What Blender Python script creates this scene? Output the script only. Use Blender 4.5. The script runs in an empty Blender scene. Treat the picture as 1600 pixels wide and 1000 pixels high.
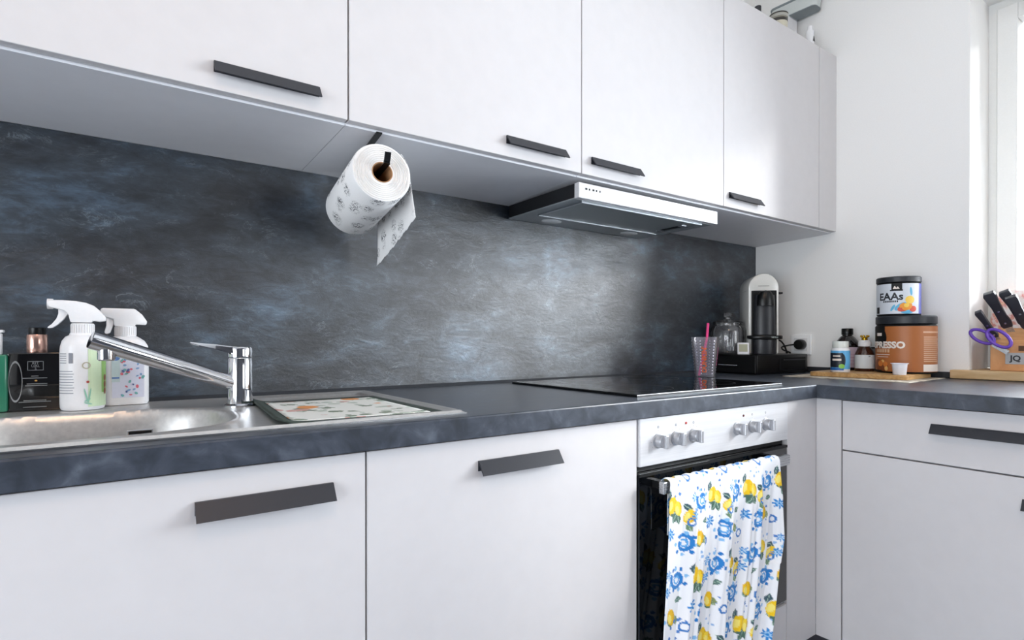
import bpy, bmesh, math, random
import numpy as np
from mathutils import Vector, Matrix
random.seed(7); rng = np.random.default_rng(7)
S = bpy.context.scene
COL = S.collection
PI = math.pi

# ------------------------------------------------------------------ camera
YAW = 0.6146
cam = bpy.data.objects.new('camera', bpy.data.cameras.new('camera')); COL.objects.link(cam)
cam.data.sensor_width = 36.0; cam.data.lens = 877.17/1600*36.0
cam.data.shift_y = 33.9/1600; cam.data.clip_start = 0.02
cam.location = (-2.2984, -1.4066, 1.0295)
cam.rotation_euler = (PI/2-0.0035, 0.0, -YAW)
S.camera = cam

# ------------------------------------------------------------------ world, daylight, exposure
W = bpy.data.worlds.new('overcast_sky'); S.world = W; W.use_nodes = True
bg = W.node_tree.nodes['Background']; bg.inputs[0].default_value = (0.93, 0.965, 1, 1); bg.inputs[1].default_value = 1.5
def area(name, loc, rot, sx, sy, power, color):
    l = bpy.data.lights.new(name, 'AREA'); l.shape = 'RECTANGLE'; l.size = sx; l.size_y = sy
    l.energy = power; l.color = color
    o = bpy.data.objects.new(name, l); COL.objects.link(o); o.location = loc; o.rotation_euler = rot; return o
# daylight falling in through the window over the worktop plus fill lamps at the added door and far window
area('window_daylight', (0.300, -1.632, 1.34), (0, PI/2, 0), 0.72, 1.60, 65, (0.87, 0.935, 1.0))
area('left_fill_light', (-4.86, -1.95, 1.00), (0, -PI/2, 0), 1.75, 2.1, 68, (0.89, 0.945, 1.0))  # added fill from the left for side wall and fronts
area('front_fill_light', (-.60, -3.74, 1.55), (PI/2, 0, 0), 0.9, 1.2, 13, (0.95, 0.975, 1.0))  # added frontal fill, brightens the cabinet fronts and the corner
sl = bpy.data.lights.new('sun', 'SUN'); sl.energy = 4.0; sl.angle = math.radians(11); sl.color = (1.0, 0.975, 0.94)
sun = bpy.data.objects.new('sun', sl); COL.objects.link(sun)
sun.rotation_euler = Vector((-1.0, 1.05, -0.64)).to_track_quat('-Z', 'Y').to_euler()
S.view_settings.view_transform = 'Standard'; S.view_settings.look = 'None'
S.view_settings.exposure = 0.27; S.view_settings.gamma = 1.0; S.view_settings.use_curve_mapping = False

# ------------------------------------------------------------------ materials
def rgb(h):
    h = h.lstrip('#'); c = [int(h[i:i+2], 16)/255 for i in (0, 2, 4)]
    return tuple(((x/12.92) if x <= .04045 else ((x+.055)/1.055)**2.4) for x in c)+(1,)
MATS = {}
def mat(name, col, rough=.5, metal=0, spec=.5, coat=0, bump=0, bscale=200, emit=None, trans=0, sheen=0):
    if name in MATS: return MATS[name]
    m = bpy.data.materials.new(name); m.use_nodes = True; nt = m.node_tree; b = nt.nodes['Principled BSDF']
    c = rgb(col) if isinstance(col, str) else col
    b.inputs['Base Color'].default_value = c; b.inputs['Roughness'].default_value = rough
    b.inputs['Metallic'].default_value = metal; b.inputs['Specular IOR Level'].default_value = spec
    b.inputs['Coat Weight'].default_value = coat; b.inputs['Transmission Weight'].default_value = trans
    if emit: b.inputs['Emission Color'].default_value = c; b.inputs['Emission Strength'].default_value = emit
    # faint tonal variation keeps every surface procedural
    tc = nt.nodes.new('ShaderNodeTexCoord'); nz = nt.nodes.new('ShaderNodeTexNoise'); nz.inputs['Scale'].default_value = bscale
    nt.links.new(tc.outputs['Object'], nz.inputs['Vector'])
    hv = nt.nodes.new('ShaderNodeMapRange'); hv.inputs[3].default_value = .97; hv.inputs[4].default_value = 1.03
    nt.links.new(nz.outputs[0], hv.inputs[0])
    mx = nt.nodes.new('ShaderNodeMix'); mx.data_type = 'RGBA'; mx.blend_type = 'MULTIPLY'; mx.inputs[0].default_value = 1
    mx.inputs[6].default_value = c; nt.links.new(hv.outputs[0], mx.inputs[7]); nt.links.new(mx.outputs[2], b.inputs['Base Color'])
    if bump:
        bp = nt.nodes.new('ShaderNodeBump'); bp.inputs['Strength'].default_value = bump; bp.inputs['Distance'].default_value = .002
        nt.links.new(nz.outputs[0], bp.inputs['Height']); nt.links.new(bp.outputs[0], b.inputs['Normal'])
    MATS[name] = m; return m
def ramp_mat(name, stops, scale=(1, 1, 1), nscale=5, detail=8, rough=.5, roughvar=0, bump=0, bdist=.002, distort=0, metal=0, spec=.5, kind='noise', nrough=.55):
    m = bpy.data.materials.new(name); m.use_nodes = True; nt = m.node_tree; b = nt.nodes['Principled BSDF']
    tc = nt.nodes.new('ShaderNodeTexCoord'); mp = nt.nodes.new('ShaderNodeMapping'); mp.inputs['Scale'].default_value = scale
    nt.links.new(tc.outputs['Object'], mp.inputs[0])
    nz = nt.nodes.new('ShaderNodeTexNoise'); nz.inputs['Scale'].default_value = nscale; nz.inputs['Detail'].default_value = detail
    nz.inputs['Distortion'].default_value = distort; nz.inputs['Roughness'].default_value = nrough
    nt.links.new(mp.outputs[0], nz.inputs['Vector'])
    cr = nt.nodes.new('ShaderNodeValToRGB'); el = cr.color_ramp.elements
    el[0].position, el[0].color = stops[0][0], rgb(stops[0][1]); el[1].position, el[1].color = stops[-1][0], rgb(stops[-1][1])
    for p, c in stops[1:-1]: e = el.new(p); e.color = rgb(c)
    nt.links.new(nz.outputs[0], cr.inputs[0]); nt.links.new(cr.outputs[0], b.inputs['Base Color'])
    b.inputs['Roughness'].default_value = rough; b.inputs['Metallic'].default_value = metal; b.inputs['Specular IOR Level'].default_value = spec
    if roughvar:
        mr = nt.nodes.new('ShaderNodeMapRange'); mr.inputs[3].default_value = rough-roughvar; mr.inputs[4].default_value = rough+roughvar
        nt.links.new(nz.outputs[0], mr.inputs[0]); nt.links.new(mr.outputs[0], b.inputs['Roughness'])
    if bump:
        bp = nt.nodes.new('ShaderNodeBump'); bp.inputs['Strength'].default_value = bump; bp.inputs['Distance'].default_value = bdist
        nt.links.new(nz.outputs[0], bp.inputs['Height']); nt.links.new(bp.outputs[0], b.inputs['Normal'])
    MATS[name] = m; return m
def glassy(name, tint=(1, 1, 1, 1), rough=.02, opac=.0, ior=1.45, frost=0):
    m = bpy.data.materials.new(name); m.use_nodes = True; nt = m.node_tree; nt.nodes.remove(nt.nodes['Principled BSDF'])
    out = nt.nodes['Material Output']
    t = nt.nodes.new('ShaderNodeBsdfTransparent'); t.inputs[0].default_value = tint
    g = nt.nodes.new('ShaderNodeBsdfGlossy'); g.inputs['Roughness'].default_value = rough
    f = nt.nodes.new('ShaderNodeFresnel'); f.inputs[0].default_value = ior
    mx = nt.nodes.new('ShaderNodeMixShader')
    ad = nt.nodes.new('ShaderNodeMath'); ad.operation = 'ADD'; ad.inputs[1].default_value = opac; ad.use_clamp = True
    nt.links.new(f.outputs[0], ad.inputs[0]); nt.links.new(ad.outputs[0], mx.inputs[0])
    if frost:
        df = nt.nodes.new('ShaderNodeBsdfTranslucent'); df.inputs[0].default_value = (.9, .9, .95, 1); d2 = nt.nodes.new('ShaderNodeBsdfDiffuse'); d2.inputs[0].default_value = (.8, .8, .86, 1)
        m1 = nt.nodes.new('ShaderNodeMixShader'); m1.inputs[0].default_value = .5; nt.links.new(df.outputs[0], m1.inputs[1]); nt.links.new(d2.outputs[0], m1.inputs[2])
        m0 = nt.nodes.new('ShaderNodeMixShader'); m0.inputs[0].default_value = frost; nt.links.new(t.outputs[0], m0.inputs[1]); nt.links.new(m1.outputs[0], m0.inputs[2]); nt.links.new(m0.outputs[0], mx.inputs[1])
    else: nt.links.new(t.outputs[0], mx.inputs[1])
    nt.links.new(g.outputs[0], mx.inputs[2]); nt.links.new(mx.outputs[0], out.inputs[0])
    MATS[name] = m; return m
def attr_mat(name, attr='print', rough=.85, sheen=.2):
    m = bpy.data.materials.new(name); m.use_nodes = True; nt = m.node_tree; b = nt.nodes['Principled BSDF']
    a = nt.nodes.new('ShaderNodeAttribute'); a.attribute_name = attr
    nt.links.new(a.outputs[0], b.inputs['Base Color']); b.inputs['Roughness'].default_value = rough
    b.inputs['Sheen Weight'].default_value = sheen; b.inputs['Specular IOR Level'].default_value = .2
    MATS[name] = m; return m

M_front = mat('white_laminate_front', '#CFCDCE', .50, spec=.22, bscale=30)
M_carc = mat('white_carcass', '#DCDDE1', .5, bscale=30)
M_wall = mat('white_wall_paint', '#F0EFED', .85, bump=.05, bscale=260)
M_ceil = mat('ceiling_paint', '#EFEEEB', .9, bscale=50)
M_handle = mat('anthracite_handle', '#272930', .42, metal=.1, bscale=90)
M_black = mat('black_plastic', '#060708', .32, spec=.4)
M_blackm = mat('matte_black', '#090A0C', .5, spec=.3)
M_steel = ramp_mat('brushed_steel', [(.3, '#AEB0B3'), (.7, '#C6C8CA')], (1, 60, 60), 8, 4, rough=.28, roughvar=.06, metal=1)
M_sink = ramp_mat('sink_steel', [(.3, '#C2C1C0'), (.7, '#D2D1CF')], (2, 2, 2), 60, 4, rough=.34, roughvar=.05, metal=.72)
M_chrome = mat('chrome', '#D5D6DA', .06, metal=1, bscale=20)
M_panel = ramp_mat('oven_panel_steel', [(.3, '#CBCCCF'), (.7, '#D6D7DA')], (1, 40, 40), 6, 4, rough=.38, roughvar=.05, metal=.1)
M_knob = mat('knob_silver', '#B9BABE', .32, metal=.7)
M_oven = mat('oven_black_glass', '#07090C', .04, spec=.6, coat=.3, bscale=3)
M_hob = mat('ceramic_hob_glass', '#050608', .035, spec=.6, bscale=3)
M_hood = mat('hood_grey', '#9AA1A6', .4, metal=.35)
M_filter = mat('hood_filter', '#8E9597', .45, metal=.3, bump=.3, bscale=700)
M_shiny = mat('white_plastic', '#ECECEE', .28)
M_whitem = mat('white_matte_plastic', '#E6E6E8', .5)
M_wt = ramp_mat('slate_worktop', [(.34, '#2E333B'), (.48, '#393F49'), (.58, '#424853'), (.67, '#505762'), (.78, '#666D78')], (1, 1, 1), 24, 12, rough=.33, roughvar=.06, bump=.10, distort=.6)
_b = M_wt.node_tree.nodes['Principled BSDF']; _b.inputs['Specular IOR Level'].default_value = .5; _b.inputs['Coat Weight'].default_value = 0; _b.inputs['Coat Roughness'].default_value = .40; _b.inputs['Coat IOR'].default_value = 1.5
M_paper = mat('paper_white', '#F1F0EF', .9, bump=.3, bscale=420)
M_card = mat('cardboard', '#A9805B', .9)
M_glass = glassy('clear_glass', (.985, .99, .99, 1), .03, .04, 1.22, .06)
M_pane = glassy('window_glass', (.99, .995, 1, 1), .01, 0, 1.3)
M_cup = glassy('clear_acrylic', (.97, .97, 1, 1), .12, .03, 1.2, .16)
M_pine = ramp_mat('pine_wood', [(.25, '#B08C5C'), (.45, '#CBAA7C'), (.62, '#D9BC92'), (.8, '#E2C9A4')], (14, 1.6, 14), 4, 6, rough=.55, distort=.8, bump=.1)
M_oak = ramp_mat('board_wood', [(.25, '#98703F'), (.5, '#BD935C'), (.75, '#D3AE7A')], (16, 2, 16), 4, 6, rough=.5, distort=.6, bump=.1)
M_block = ramp_mat('knife_block_wood', [(.25, '#BD8350'), (.5, '#CE9765'), (.75, '#DCA978')], (4, 18, 4), 4, 6, rough=.5, distort=.5)
M_floor = ramp_mat('floor_vinyl', [(.3, '#98A3B8'), (.5, '#A9B4C8'), (.7, '#B9C3D4')], (1, 10, 1), 3, 6, rough=.45)
M_plinth = mat('plinth_grey', '#4A484F', .5)

# dark slate-plaster panel: cloudy base, trowel streaks and fine scratches
def plaster():
    m = bpy.data.materials.new('slate_plaster'); m.use_nodes = True; nt = m.node_tree; b = nt.nodes['Principled BSDF']; L = nt.links.new
    tc = nt.nodes.new('ShaderNodeTexCoord')
    def noise(scale, det, dist, sc=(1, 1, 1), rot=0, rg=.55):
        mp = nt.nodes.new('ShaderNodeMapping'); mp.inputs['Scale'].default_value = sc; mp.inputs['Rotation'].default_value = (0, rot, 0)
        L(tc.outputs['Object'], mp.inputs[0]); n = nt.nodes.new('ShaderNodeTexNoise')
        n.inputs['Scale'].default_value = scale; n.inputs['Detail'].default_value = det; n.inputs['Distortion'].default_value = dist; n.inputs['Roughness'].default_value = rg
        L(mp.outputs[0], n.inputs['Vector']); return n
    big = noise(3.0, 6, .5, (1, 1, 1.6)); mid = noise(9, 12, .5, (1, 1, 1.8), .45, .66); fine = noise(30, 14, .9, (.6, 1, 1.8), -.7, .75)
    a = nt.nodes.new('ShaderNodeMix'); a.data_type = 'FLOAT'; a.inputs[0].default_value = .40; L(big.outputs[0], a.inputs[2]); L(mid.outputs[0], a.inputs[3])
    c = nt.nodes.new('ShaderNodeMix'); c.data_type = 'FLOAT'; c.inputs[0].default_value = .24; L(a.outputs[0], c.inputs[2]); L(fine.outputs[0], c.inputs[3])
    cr = nt.nodes.new('ShaderNodeValToRGB'); e = cr.color_ramp.elements
    e[0].position, e[0].color = .38, rgb('#070C14'); e[1].position, e[1].color = .66, rgb('#5F788F')
    for p, q in ((.45, '#0C141E'), (.52, '#192734'), (.59, '#33495D')): x = e.new(p); x.color = rgb(q)
    L(c.outputs[0], cr.inputs[0])
    # thin pale scratches: narrow band of a distorted noise
    sc = noise(10, 8, 1.2, (1, 1, 1.6), .9, .7)
    su = nt.nodes.new('ShaderNodeMath'); su.operation = 'SUBTRACT'; su.inputs[1].default_value = .56; L(sc.outputs[0], su.inputs[0])
    ab = nt.nodes.new('ShaderNodeMath'); ab.operation = 'ABSOLUTE'; L(su.outputs[0], ab.inputs[0])
    mr = nt.nodes.new('ShaderNodeMapRange'); mr.inputs[1].default_value = 0; mr.inputs[2].default_value = .012; mr.inputs[3].default_value = .42; mr.inputs[4].default_value = 0; L(ab.outputs[0], mr.inputs[0])
    gate = nt.nodes.new('ShaderNodeMapRange'); gate.inputs[1].default_value = .48; gate.inputs[2].default_value = .62; L(mid.outputs[0], gate.inputs[0])
    mu = nt.nodes.new('ShaderNodeMath'); mu.operation = 'MULTIPLY'; L(mr.outputs[0], mu.inputs[0]); L(gate.outputs[0], mu.inputs[1])
    mx = nt.nodes.new('ShaderNodeMix'); mx.data_type = 'RGBA'; mx.inputs[7].default_value = rgb('#8E9AA3'); L(mu.outputs[0], mx.inputs[0]); L(cr.outputs[0], mx.inputs[6])
    L(mx.outputs[2], b.inputs['Base Color'])
    rr = nt.nodes.new('ShaderNodeMapRange'); rr.inputs[3].default_value = .34; rr.inputs[4].default_value = .48; L(c.outputs[0], rr.inputs[0]); L(rr.outputs[0], b.inputs['Roughness'])
    bp = nt.nodes.new('ShaderNodeBump'); bp.inputs['Strength'].default_value = .6; bp.inputs['Distance'].default_value = .007; L(c.outputs[0], bp.inputs['Height']); L(bp.outputs[0], b.inputs['Normal'])
    b.inputs['Specular IOR Level'].default_value = .35
    b.inputs['Coat Weight'].default_value = 1.0; b.inputs['Coat Roughness'].default_value = .41; b.inputs['Coat IOR'].default_value = 1.8
    cw = nt.nodes.new('ShaderNodeMapRange'); cw.inputs[1].default_value = .40; cw.inputs[2].default_value = .62; cw.inputs[3].default_value = .45; cw.inputs[4].default_value = 1.0; L(c.outputs[0], cw.inputs[0]); L(cw.outputs[0], b.inputs['Coat Weight'])
    L(bp.outputs[0], b.inputs['Coat Normal'])
    return m
M_plaster = plaster()

# ------------------------------------------------------------------ helpers
def tag(o, label=None, cat=None, group=None, kind=None):
    if label: o['label'] = label
    if cat: o['category'] = cat
    if group: o['group'] = group
    if kind: o['kind'] = kind
    return o
def thing(name, label, cat, loc=(0, 0, 0), rz=0, group=None, kind=None):
    o = bpy.data.objects.new(name, None); COL.objects.link(o); o.empty_display_size = .05
    o.location = loc; o.rotation_euler = (0, 0, rz); return tag(o, label, cat, group, kind)
def obj(name, bm, m, parent=None, smooth=False, loc=None):
    if isinstance(bm, bpy.types.Mesh): me = bm
    else:
        bmesh.ops.recalc_face_normals(bm, faces=bm.faces[:]); me = bpy.data.meshes.new(name); bm.to_mesh(me); bm.free()
    me.materials.clear(); me.materials.append(m)
    if smooth:
        me.shade_smooth()
        try: me.set_sharp_from_angle(angle=math.radians(38))
        except Exception: pass
    o = bpy.data.objects.new(name, me); COL.objects.link(o)
    if parent: o.parent = parent
    if loc: o.location = loc
    return o
def B(*boxes, bev=0):
    bm = bmesh.new()
    for b in boxes: box(bm, *b, bev=bev)
    return bm
def box(bm, x0, x1, y0, y1, z0, z1, bev=0):
    t = bmesh.new(); bmesh.ops.create_cube(t, size=1)
    for v in t.verts: v.co = Vector((x0+(v.co.x+.5)*(x1-x0), y0+(v.co.y+.5)*(y1-y0), z0+(v.co.z+.5)*(z1-z0)))
    if bev: bmesh.ops.bevel(t, geom=t.edges[:]+t.verts[:], offset=bev, segments=2, profile=.5, affect='EDGES')
    merge(bm, t)
def merge(bm, t, M=None):
    if M is not None: bmesh.ops.transform(t, matrix=M, verts=t.verts)
    vm = {v: bm.verts.new(v.co) for v in t.verts}
    for f in t.faces:
        try: bm.faces.new([vm[v] for v in f.verts])
        except ValueError: pass
    t.free()
def lathe(prof, seg=40, c=(0, 0, 0), sx=1, sy=1, bm=None, cap=True):
    bm = bm or bmesh.new(); rings = []
    for r, z in prof:
        if r < 1e-6: rings.append([bm.verts.new((c[0], c[1], c[2]+z))])
        else: rings.append([bm.verts.new((c[0]+r*sx*math.cos(2*PI*i/seg), c[1]+r*sy*math.sin(2*PI*i/seg), c[2]+z)) for i in range(seg)])
    for a, b in zip(rings, rings[1:]):
        for i in range(seg):
            j = (i+1) % seg
            if len(a) == 1 and len(b) == 1: continue
            if len(a) == 1: bm.faces.new([a[0], b[j], b[i]])
            elif len(b) == 1: bm.faces.new([a[i], a[j], b[0]])
            else: bm.faces.new([a[i], a[j], b[j], b[i]])
    if cap:
        if len(rings[0]) > 1: bm.faces.new(rings[0][::-1])
        if len(rings[-1]) > 1: bm.faces.new(rings[-1])
    return bm
def lathe_dir(prof, origin, direction, seg=28, bm=None):
    t = lathe(prof, seg); M = Matrix.Translation(origin) @ Vector(direction).to_track_quat('Z', 'Y').to_matrix().to_4x4()
    bm = bm or bmesh.new(); merge(bm, t, M); return bm
def smooth_path(pts, n=8):
    P = [Vector(p) for p in pts]; out = []
    for i in range(len(P)-1):
        p0 = P[max(i-1, 0)]; p1 = P[i]; p2 = P[i+1]; p3 = P[min(i+2, len(P)-1)]
        for k in range(n):
            t = k/n; out.append(.5*((2*p1)+(p2-p0)*t+(2*p0-5*p1+4*p2-p3)*t*t+(3*p1-p0-3*p2+p3)*t**3))
    out.append(P[-1]); return out
def sweep(pts, sect, bm=None, up=Vector((0, 0, 1)), scale=None):
    bm = bm or bmesh.new(); P = [Vector(p) for p in pts]; rings = []
    n = None
    for i, p in enumerate(P):
        d = (P[min(i+1, len(P)-1)]-P[max(i-1, 0)]).normalized()
        if n is None: n = up.cross(d); n = n if n.length > 1e-4 else Vector((1, 0, 0)).cross(d)
        n = (n-d*n.dot(d)).normalized(); b = d.cross(n); s = scale[i] if scale else 1
        rings.append([bm.verts.new(p+n*(x*s)+b*(y*s)) for x, y in sect])
    k = len(sect)
    for a, b in zip(rings, rings[1:]):
        for i in range(k): bm.faces.new([a[i], a[(i+1) % k], b[(i+1) % k], b[i]])
    bm.faces.new(rings[0][::-1]); bm.faces.new(rings[-1]); return bm
def tube(pts, r, seg=14, bm=None, scale=None): return sweep(pts, [(r*math.cos(2*PI*i/seg), r*math.sin(2*PI*i/seg)) for i in range(seg)], bm, scale=scale)
def strip(pts, w, t, bm=None): return sweep(pts, [(-w/2, -t/2), (w/2, -t/2), (w/2, t/2), (-w/2, t/2)], bm, up=Vector((0.02, 0, 1)))
def prism(poly, a0, a1, axis='x', bm=None, bev=0):
    """extrude a 2D outline; axis x: poly is (y,z); axis y: poly is (x,z); axis z: poly is (x,y)"""
    t = bmesh.new(); f = {'x': lambda p, a: (a, p[0], p[1]), 'y': lambda p, a: (p[0], a, p[1]), 'z': lambda p, a: (p[0], p[1], a)}[axis]
    A = [t.verts.new(f(p, a0)) for p in poly]; Bq = [t.verts.new(f(p, a1)) for p in poly]; n = len(poly)
    t.faces.new(A[::-1]); t.faces.new(Bq)
    for i in range(n): t.faces.new([A[i], A[(i+1) % n], Bq[(i+1) % n], Bq[i]])
    if bev:
        bmesh.ops.recalc_face_normals(t, faces=t.faces[:])
        bmesh.ops.bevel(t, geom=[e for e in t.edges if e.calc_face_angle(0) > .5], offset=bev, segments=2, profile=.5, affect='EDGES', clamp_overlap=True)
    bm = bm or bmesh.new(); merge(bm, t); return bm
def rrect(w, h, r, n=6, cx=0, cy=0):
    P = []
    for sx, sy, a in ((1, 1, 0), (-1, 1, PI/2), (-1, -1, PI), (1, -1, 1.5*PI)):
        for k in range(n+1): t = a+PI/2*k/n; P.append((cx+sx*(w/2-r)+r*math.cos(t), cy+sy*(h/2-r)+r*math.sin(t)))
    return P
def plate(xs, ys, skip, z0, z1, f):
    """slab on a grid of cells, some skipped (openings); f maps (x,y,z) to space"""
    bm = bmesh.new(); V = {}
    def v(i, j, k):
        if (i, j, k) not in V: V[i, j, k] = bm.verts.new(f(xs[i], ys[j], (z0, z1)[k]))
        return V[i, j, k]
    ok = lambda i, j: 0 <= i < len(xs)-1 and 0 <= j < len(ys)-1 and not skip((xs[i]+xs[i+1])/2, (ys[j]+ys[j+1])/2)
    for i in range(len(xs)-1):
        for j in range(len(ys)-1):
            if not ok(i, j): continue
            for k in (0, 1): bm.faces.new([v(i, j, k), v(i+1, j, k), v(i+1, j+1, k), v(i, j+1, k)])
            for (di, dj, a, b) in ((-1, 0, (i, j), (i, j+1)), (1, 0, (i+1, j), (i+1, j+1)), (0, -1, (i, j), (i+1, j)), (0, 1, (i, j+1), (i+1, j+1))):
                if not ok(i+di, j+dj): bm.faces.new([v(*a, 0), v(*b, 0), v(*b, 1), v(*a, 1)])
    return bm
def grid(nu, nv, fn, close_u=False):
    me = bpy.data.meshes.new('grid'); vs = [fn(i/(nu-1), j/(nv-1)) for j in range(nv) for i in range(nu)]
    fs = [(j*nu+i, j*nu+i+1, (j+1)*nu+i+1, (j+1)*nu+i) for j in range(nv-1) for i in range(nu-1)]
    me.from_pydata([tuple(v) for v in vs], [], fs); me.update(); return me
# flat prints: shapes drawn in (s, z) and laid on a cylinder of radius r (or on a flat front when r is None), front towards local -y
def onto(r, off=.0006, cx=0, cy=0, yflat=0, a0=0):
    if r is None: return lambda s, z: (cx+s, yflat-off, z)
    return lambda s, z: (cx+(r+off)*math.sin(a0+s/r), cy-(r+off)*math.cos(a0+s/r), z)
def d_rect(bm, f, s0, s1, z0, z1, n=None):
    n = n or max(1, int(abs(s1-s0)/.004)); V = [[bm.verts.new(f(s0+(s1-s0)*i/n, z)) for i in range(n+1)] for z in (z0, z1)]
    for i in range(n): bm.faces.new([V[0][i], V[0][i+1], V[1][i+1], V[1][i]])
def d_ell(bm, f, s, z, a, b, rot=0, seg=20, r0=0):
    rings = []
    for q in (r0, (r0+1)/2, 1):
        rings.append([bm.verts.new(f(s+q*(a*math.cos(t)*math.cos(rot)-b*math.sin(t)*math.sin(rot)), z+q*(a*math.cos(t)*math.sin(rot)+b*math.sin(t)*math.cos(rot)))) for t in [2*PI*i/seg for i in range(seg)]] if q > 0 else [bm.verts.new(f(s, z))])
    for A, Bq in zip(rings, rings[1:]):
        for i in range(seg):
            j = (i+1) % seg
            bm.faces.new([A[0], Bq[j], Bq[i]] if len(A) == 1 else [A[i], A[j], Bq[j], Bq[i]])
def text(name, body, size, f, m, parent, s=0, z=0, align='CENTER', vertical=False, ex=0):
    cu = bpy.data.curves.new('t', 'FONT'); cu.body = body; cu.size = size; cu.align_x = align; cu.align_y = 'CENTER'; cu.resolution_u = 3; cu.offset = ex
    o = bpy.data.objects.new('t', cu); COL.objects.link(o); bpy.context.view_layer.update()
    me = bpy.data.meshes.new_from_object(o.evaluated_get(bpy.context.evaluated_depsgraph_get()))
    bpy.data.objects.remove(o); bpy.data.curves.remove(cu)
    for v in me.vertices:
        x, y = (v.co.x, v.co.y) if not vertical else (-v.co.y, v.co.x)
        v.co = f(s+x, z+y)
    return obj(name, me, m, parent)

# ------------------------------------------------------------------ measured layout (metres; room corner at the origin)
ZT, ZB = .90, .8627            # worktop top / underside
YC, XE = -.593, -.651          # worktop front edges, long run / right run
YF, XF = -.580, -.628          # base fronts
YU, ZUB, ZUD, ZUT = -.3447, 1.4352, 1.4497, 2.133
XU = [-2.5327, -1.9327, -1.3327, -.7327, -.1327]
XB = [-2.5868, -1.9868, -1.3868, -.7868]
FT = .019

# ------------------------------------------------------------------ the room
def structure(name, bm, m): return tag(obj(name, bm, m), kind='structure')
RX0, RY0, RH = -4.6, -3.5, 2.62
structure('floor', B((RX0, .1, RY0, .1, -.1, 0)), M_floor)
structure('ceiling', B((RX0, .4, RY0-.2, .1, RH, RH+.1)), M_ceil)
structure('wall_back', B((RX0, .34, 0, .12, 0, RH)), M_wall)
WY0, WY1, WZ0, WZ1 = -2.50, -.764, .902, 2.190
structure('wall_right', plate([RY0, WY0, WY1, 0], [0, WZ0, WZ1, RH], lambda y, z: WY0 < y < WY1 and WZ0 < z < WZ1, 0, .34, lambda y, z, x: (x, y, z)), M_wall)
structure('wall_left', plate([RY0, -3.0, -.9, .12], [0, .04, 2.25, RH], lambda y, z: -3.0 < y < -.9 and .04 < z < 2.25, RX0-.14, RX0, lambda y, z, x: (x, y, z)), M_wall)
structure('wall_front', plate([RX0, -1.10, -.10, .34], [0, .90, 2.20, RH], lambda x, z: -1.10 < x < -.10 and .90 < z < 2.20, RY0-.14, RY0, lambda x, z, y: (x, y, z)), mat('front_wall_grey', '#4E5056', .85))  # unseen wall, made dark grey to dim its reflection in the backsplash
# window over the right worktop
M_frame = mat('window_frame_white', '#E9E9E6', .35)
win = thing('window_1', 'white framed window in a deep reveal with a pine sill', 'window', (0, 0, 0), kind='structure')
fx0, fx1 = .188, .250
bm = B((fx0, fx1, WY1-.022, WY1, WZ0+.03, WZ1), (fx0, fx1, WY0, WY0+.045, WZ0+.03, WZ1), (fx0, fx1, WY0+.045, WY1-.022, WZ1-.024, WZ1), (fx0, fx1, WY0+.045, WY1-.022, WZ0+.03, WZ0+.050))
obj('window_frame', bm, M_frame, win)
for a, b in ((WY0+.047, WY1-.025),):
    bm = B((fx0-.014, fx1-.01, b-.055, b, WZ0+.053, WZ1-.027), (fx0-.014, fx1-.01, a, a+.055, WZ0+.053, WZ1-.027), (fx0-.014, fx1-.01, a+.055, b-.055, WZ1-.082, WZ1-.027), (fx0-.014, fx1-.01, a+.055, b-.055, WZ0+.053, WZ0+.083), bev=.003)
    s = obj('sash', bm, M_frame, win); obj('pane', B((.214, .222, a+.052, b-.052, WZ0+.080, WZ1-.080)), M_pane, s)
sill = obj('window_sill', B((-.034, .188, WY0, -.721, .9015, .930), bev=.003), M_pine, win); sill['label'] = 'pine board sill with knots'
rb = thing('roller_blind', 'white roller blind tube mounted at the top of the window', 'blind', (.150, -.872, 2.140))
obj('tube', lathe_dir([(0, 0), (.026, 0), (.03, .006), (.03, 1.50), (0, 1.502)], (0, 0, 0), (0, -1, 0)), M_shiny, rb, True)
obj('bracket', B((-.006, .006, 0, .004, -.032, .060), bev=.001), M_shiny, rb)
# glazed door added in the unseen left wall to carry fill light
d1 = thing('fill_door', 'white framed glazed door, unseen, added to carry fill light', 'door', (0, 0, 0), kind='structure')
x0, x1 = RX0-.11, RX0-.05
for i, (a, b) in enumerate(((-3.0, -1.955), (-1.945, -.9))):
    l = obj('door_leaf', B((x0, x1, a, a+.09, .04, 2.25), (x0, x1, b-.09, b, .04, 2.25), (x0, x1, a+.09, b-.09, .04, .16), (x0, x1, a+.09, b-.09, 2.15, 2.25)), M_frame, d1)
    obj('pane', B((x0+.026, x0+.034, a+.085, b-.085, .155, 2.155)), M_pane, l)
w2 = thing('fill_window', 'white framed window, unseen, added opposite the kitchen run for fill light', 'window', (0, 0, 0), kind='structure')  # added window behind the viewpoint, opening for the frontal fill
fy0, fy1 = RY0-.11, RY0-.05
obj('window_frame', B((-1.10, -1.04, fy0, fy1, .90, 2.20), (-.16, -.10, fy0, fy1, .90, 2.20), (-1.04, -.16, fy0, fy1, .90, .96), (-1.04, -.16, fy0, fy1, 2.14, 2.20)), M_frame, w2)
obj('pane', B((-1.045, -.155, fy0+.026, fy0+.034, .955, 2.145)), M_pane, w2)
structure('baseboard_left', B((RX0, RX0+.015, -.9, 0, 0, .08)), M_frame)
structure('trim_1', B((RX0, XB[0], -.016, 0, 0, .08)), M_frame)

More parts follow.
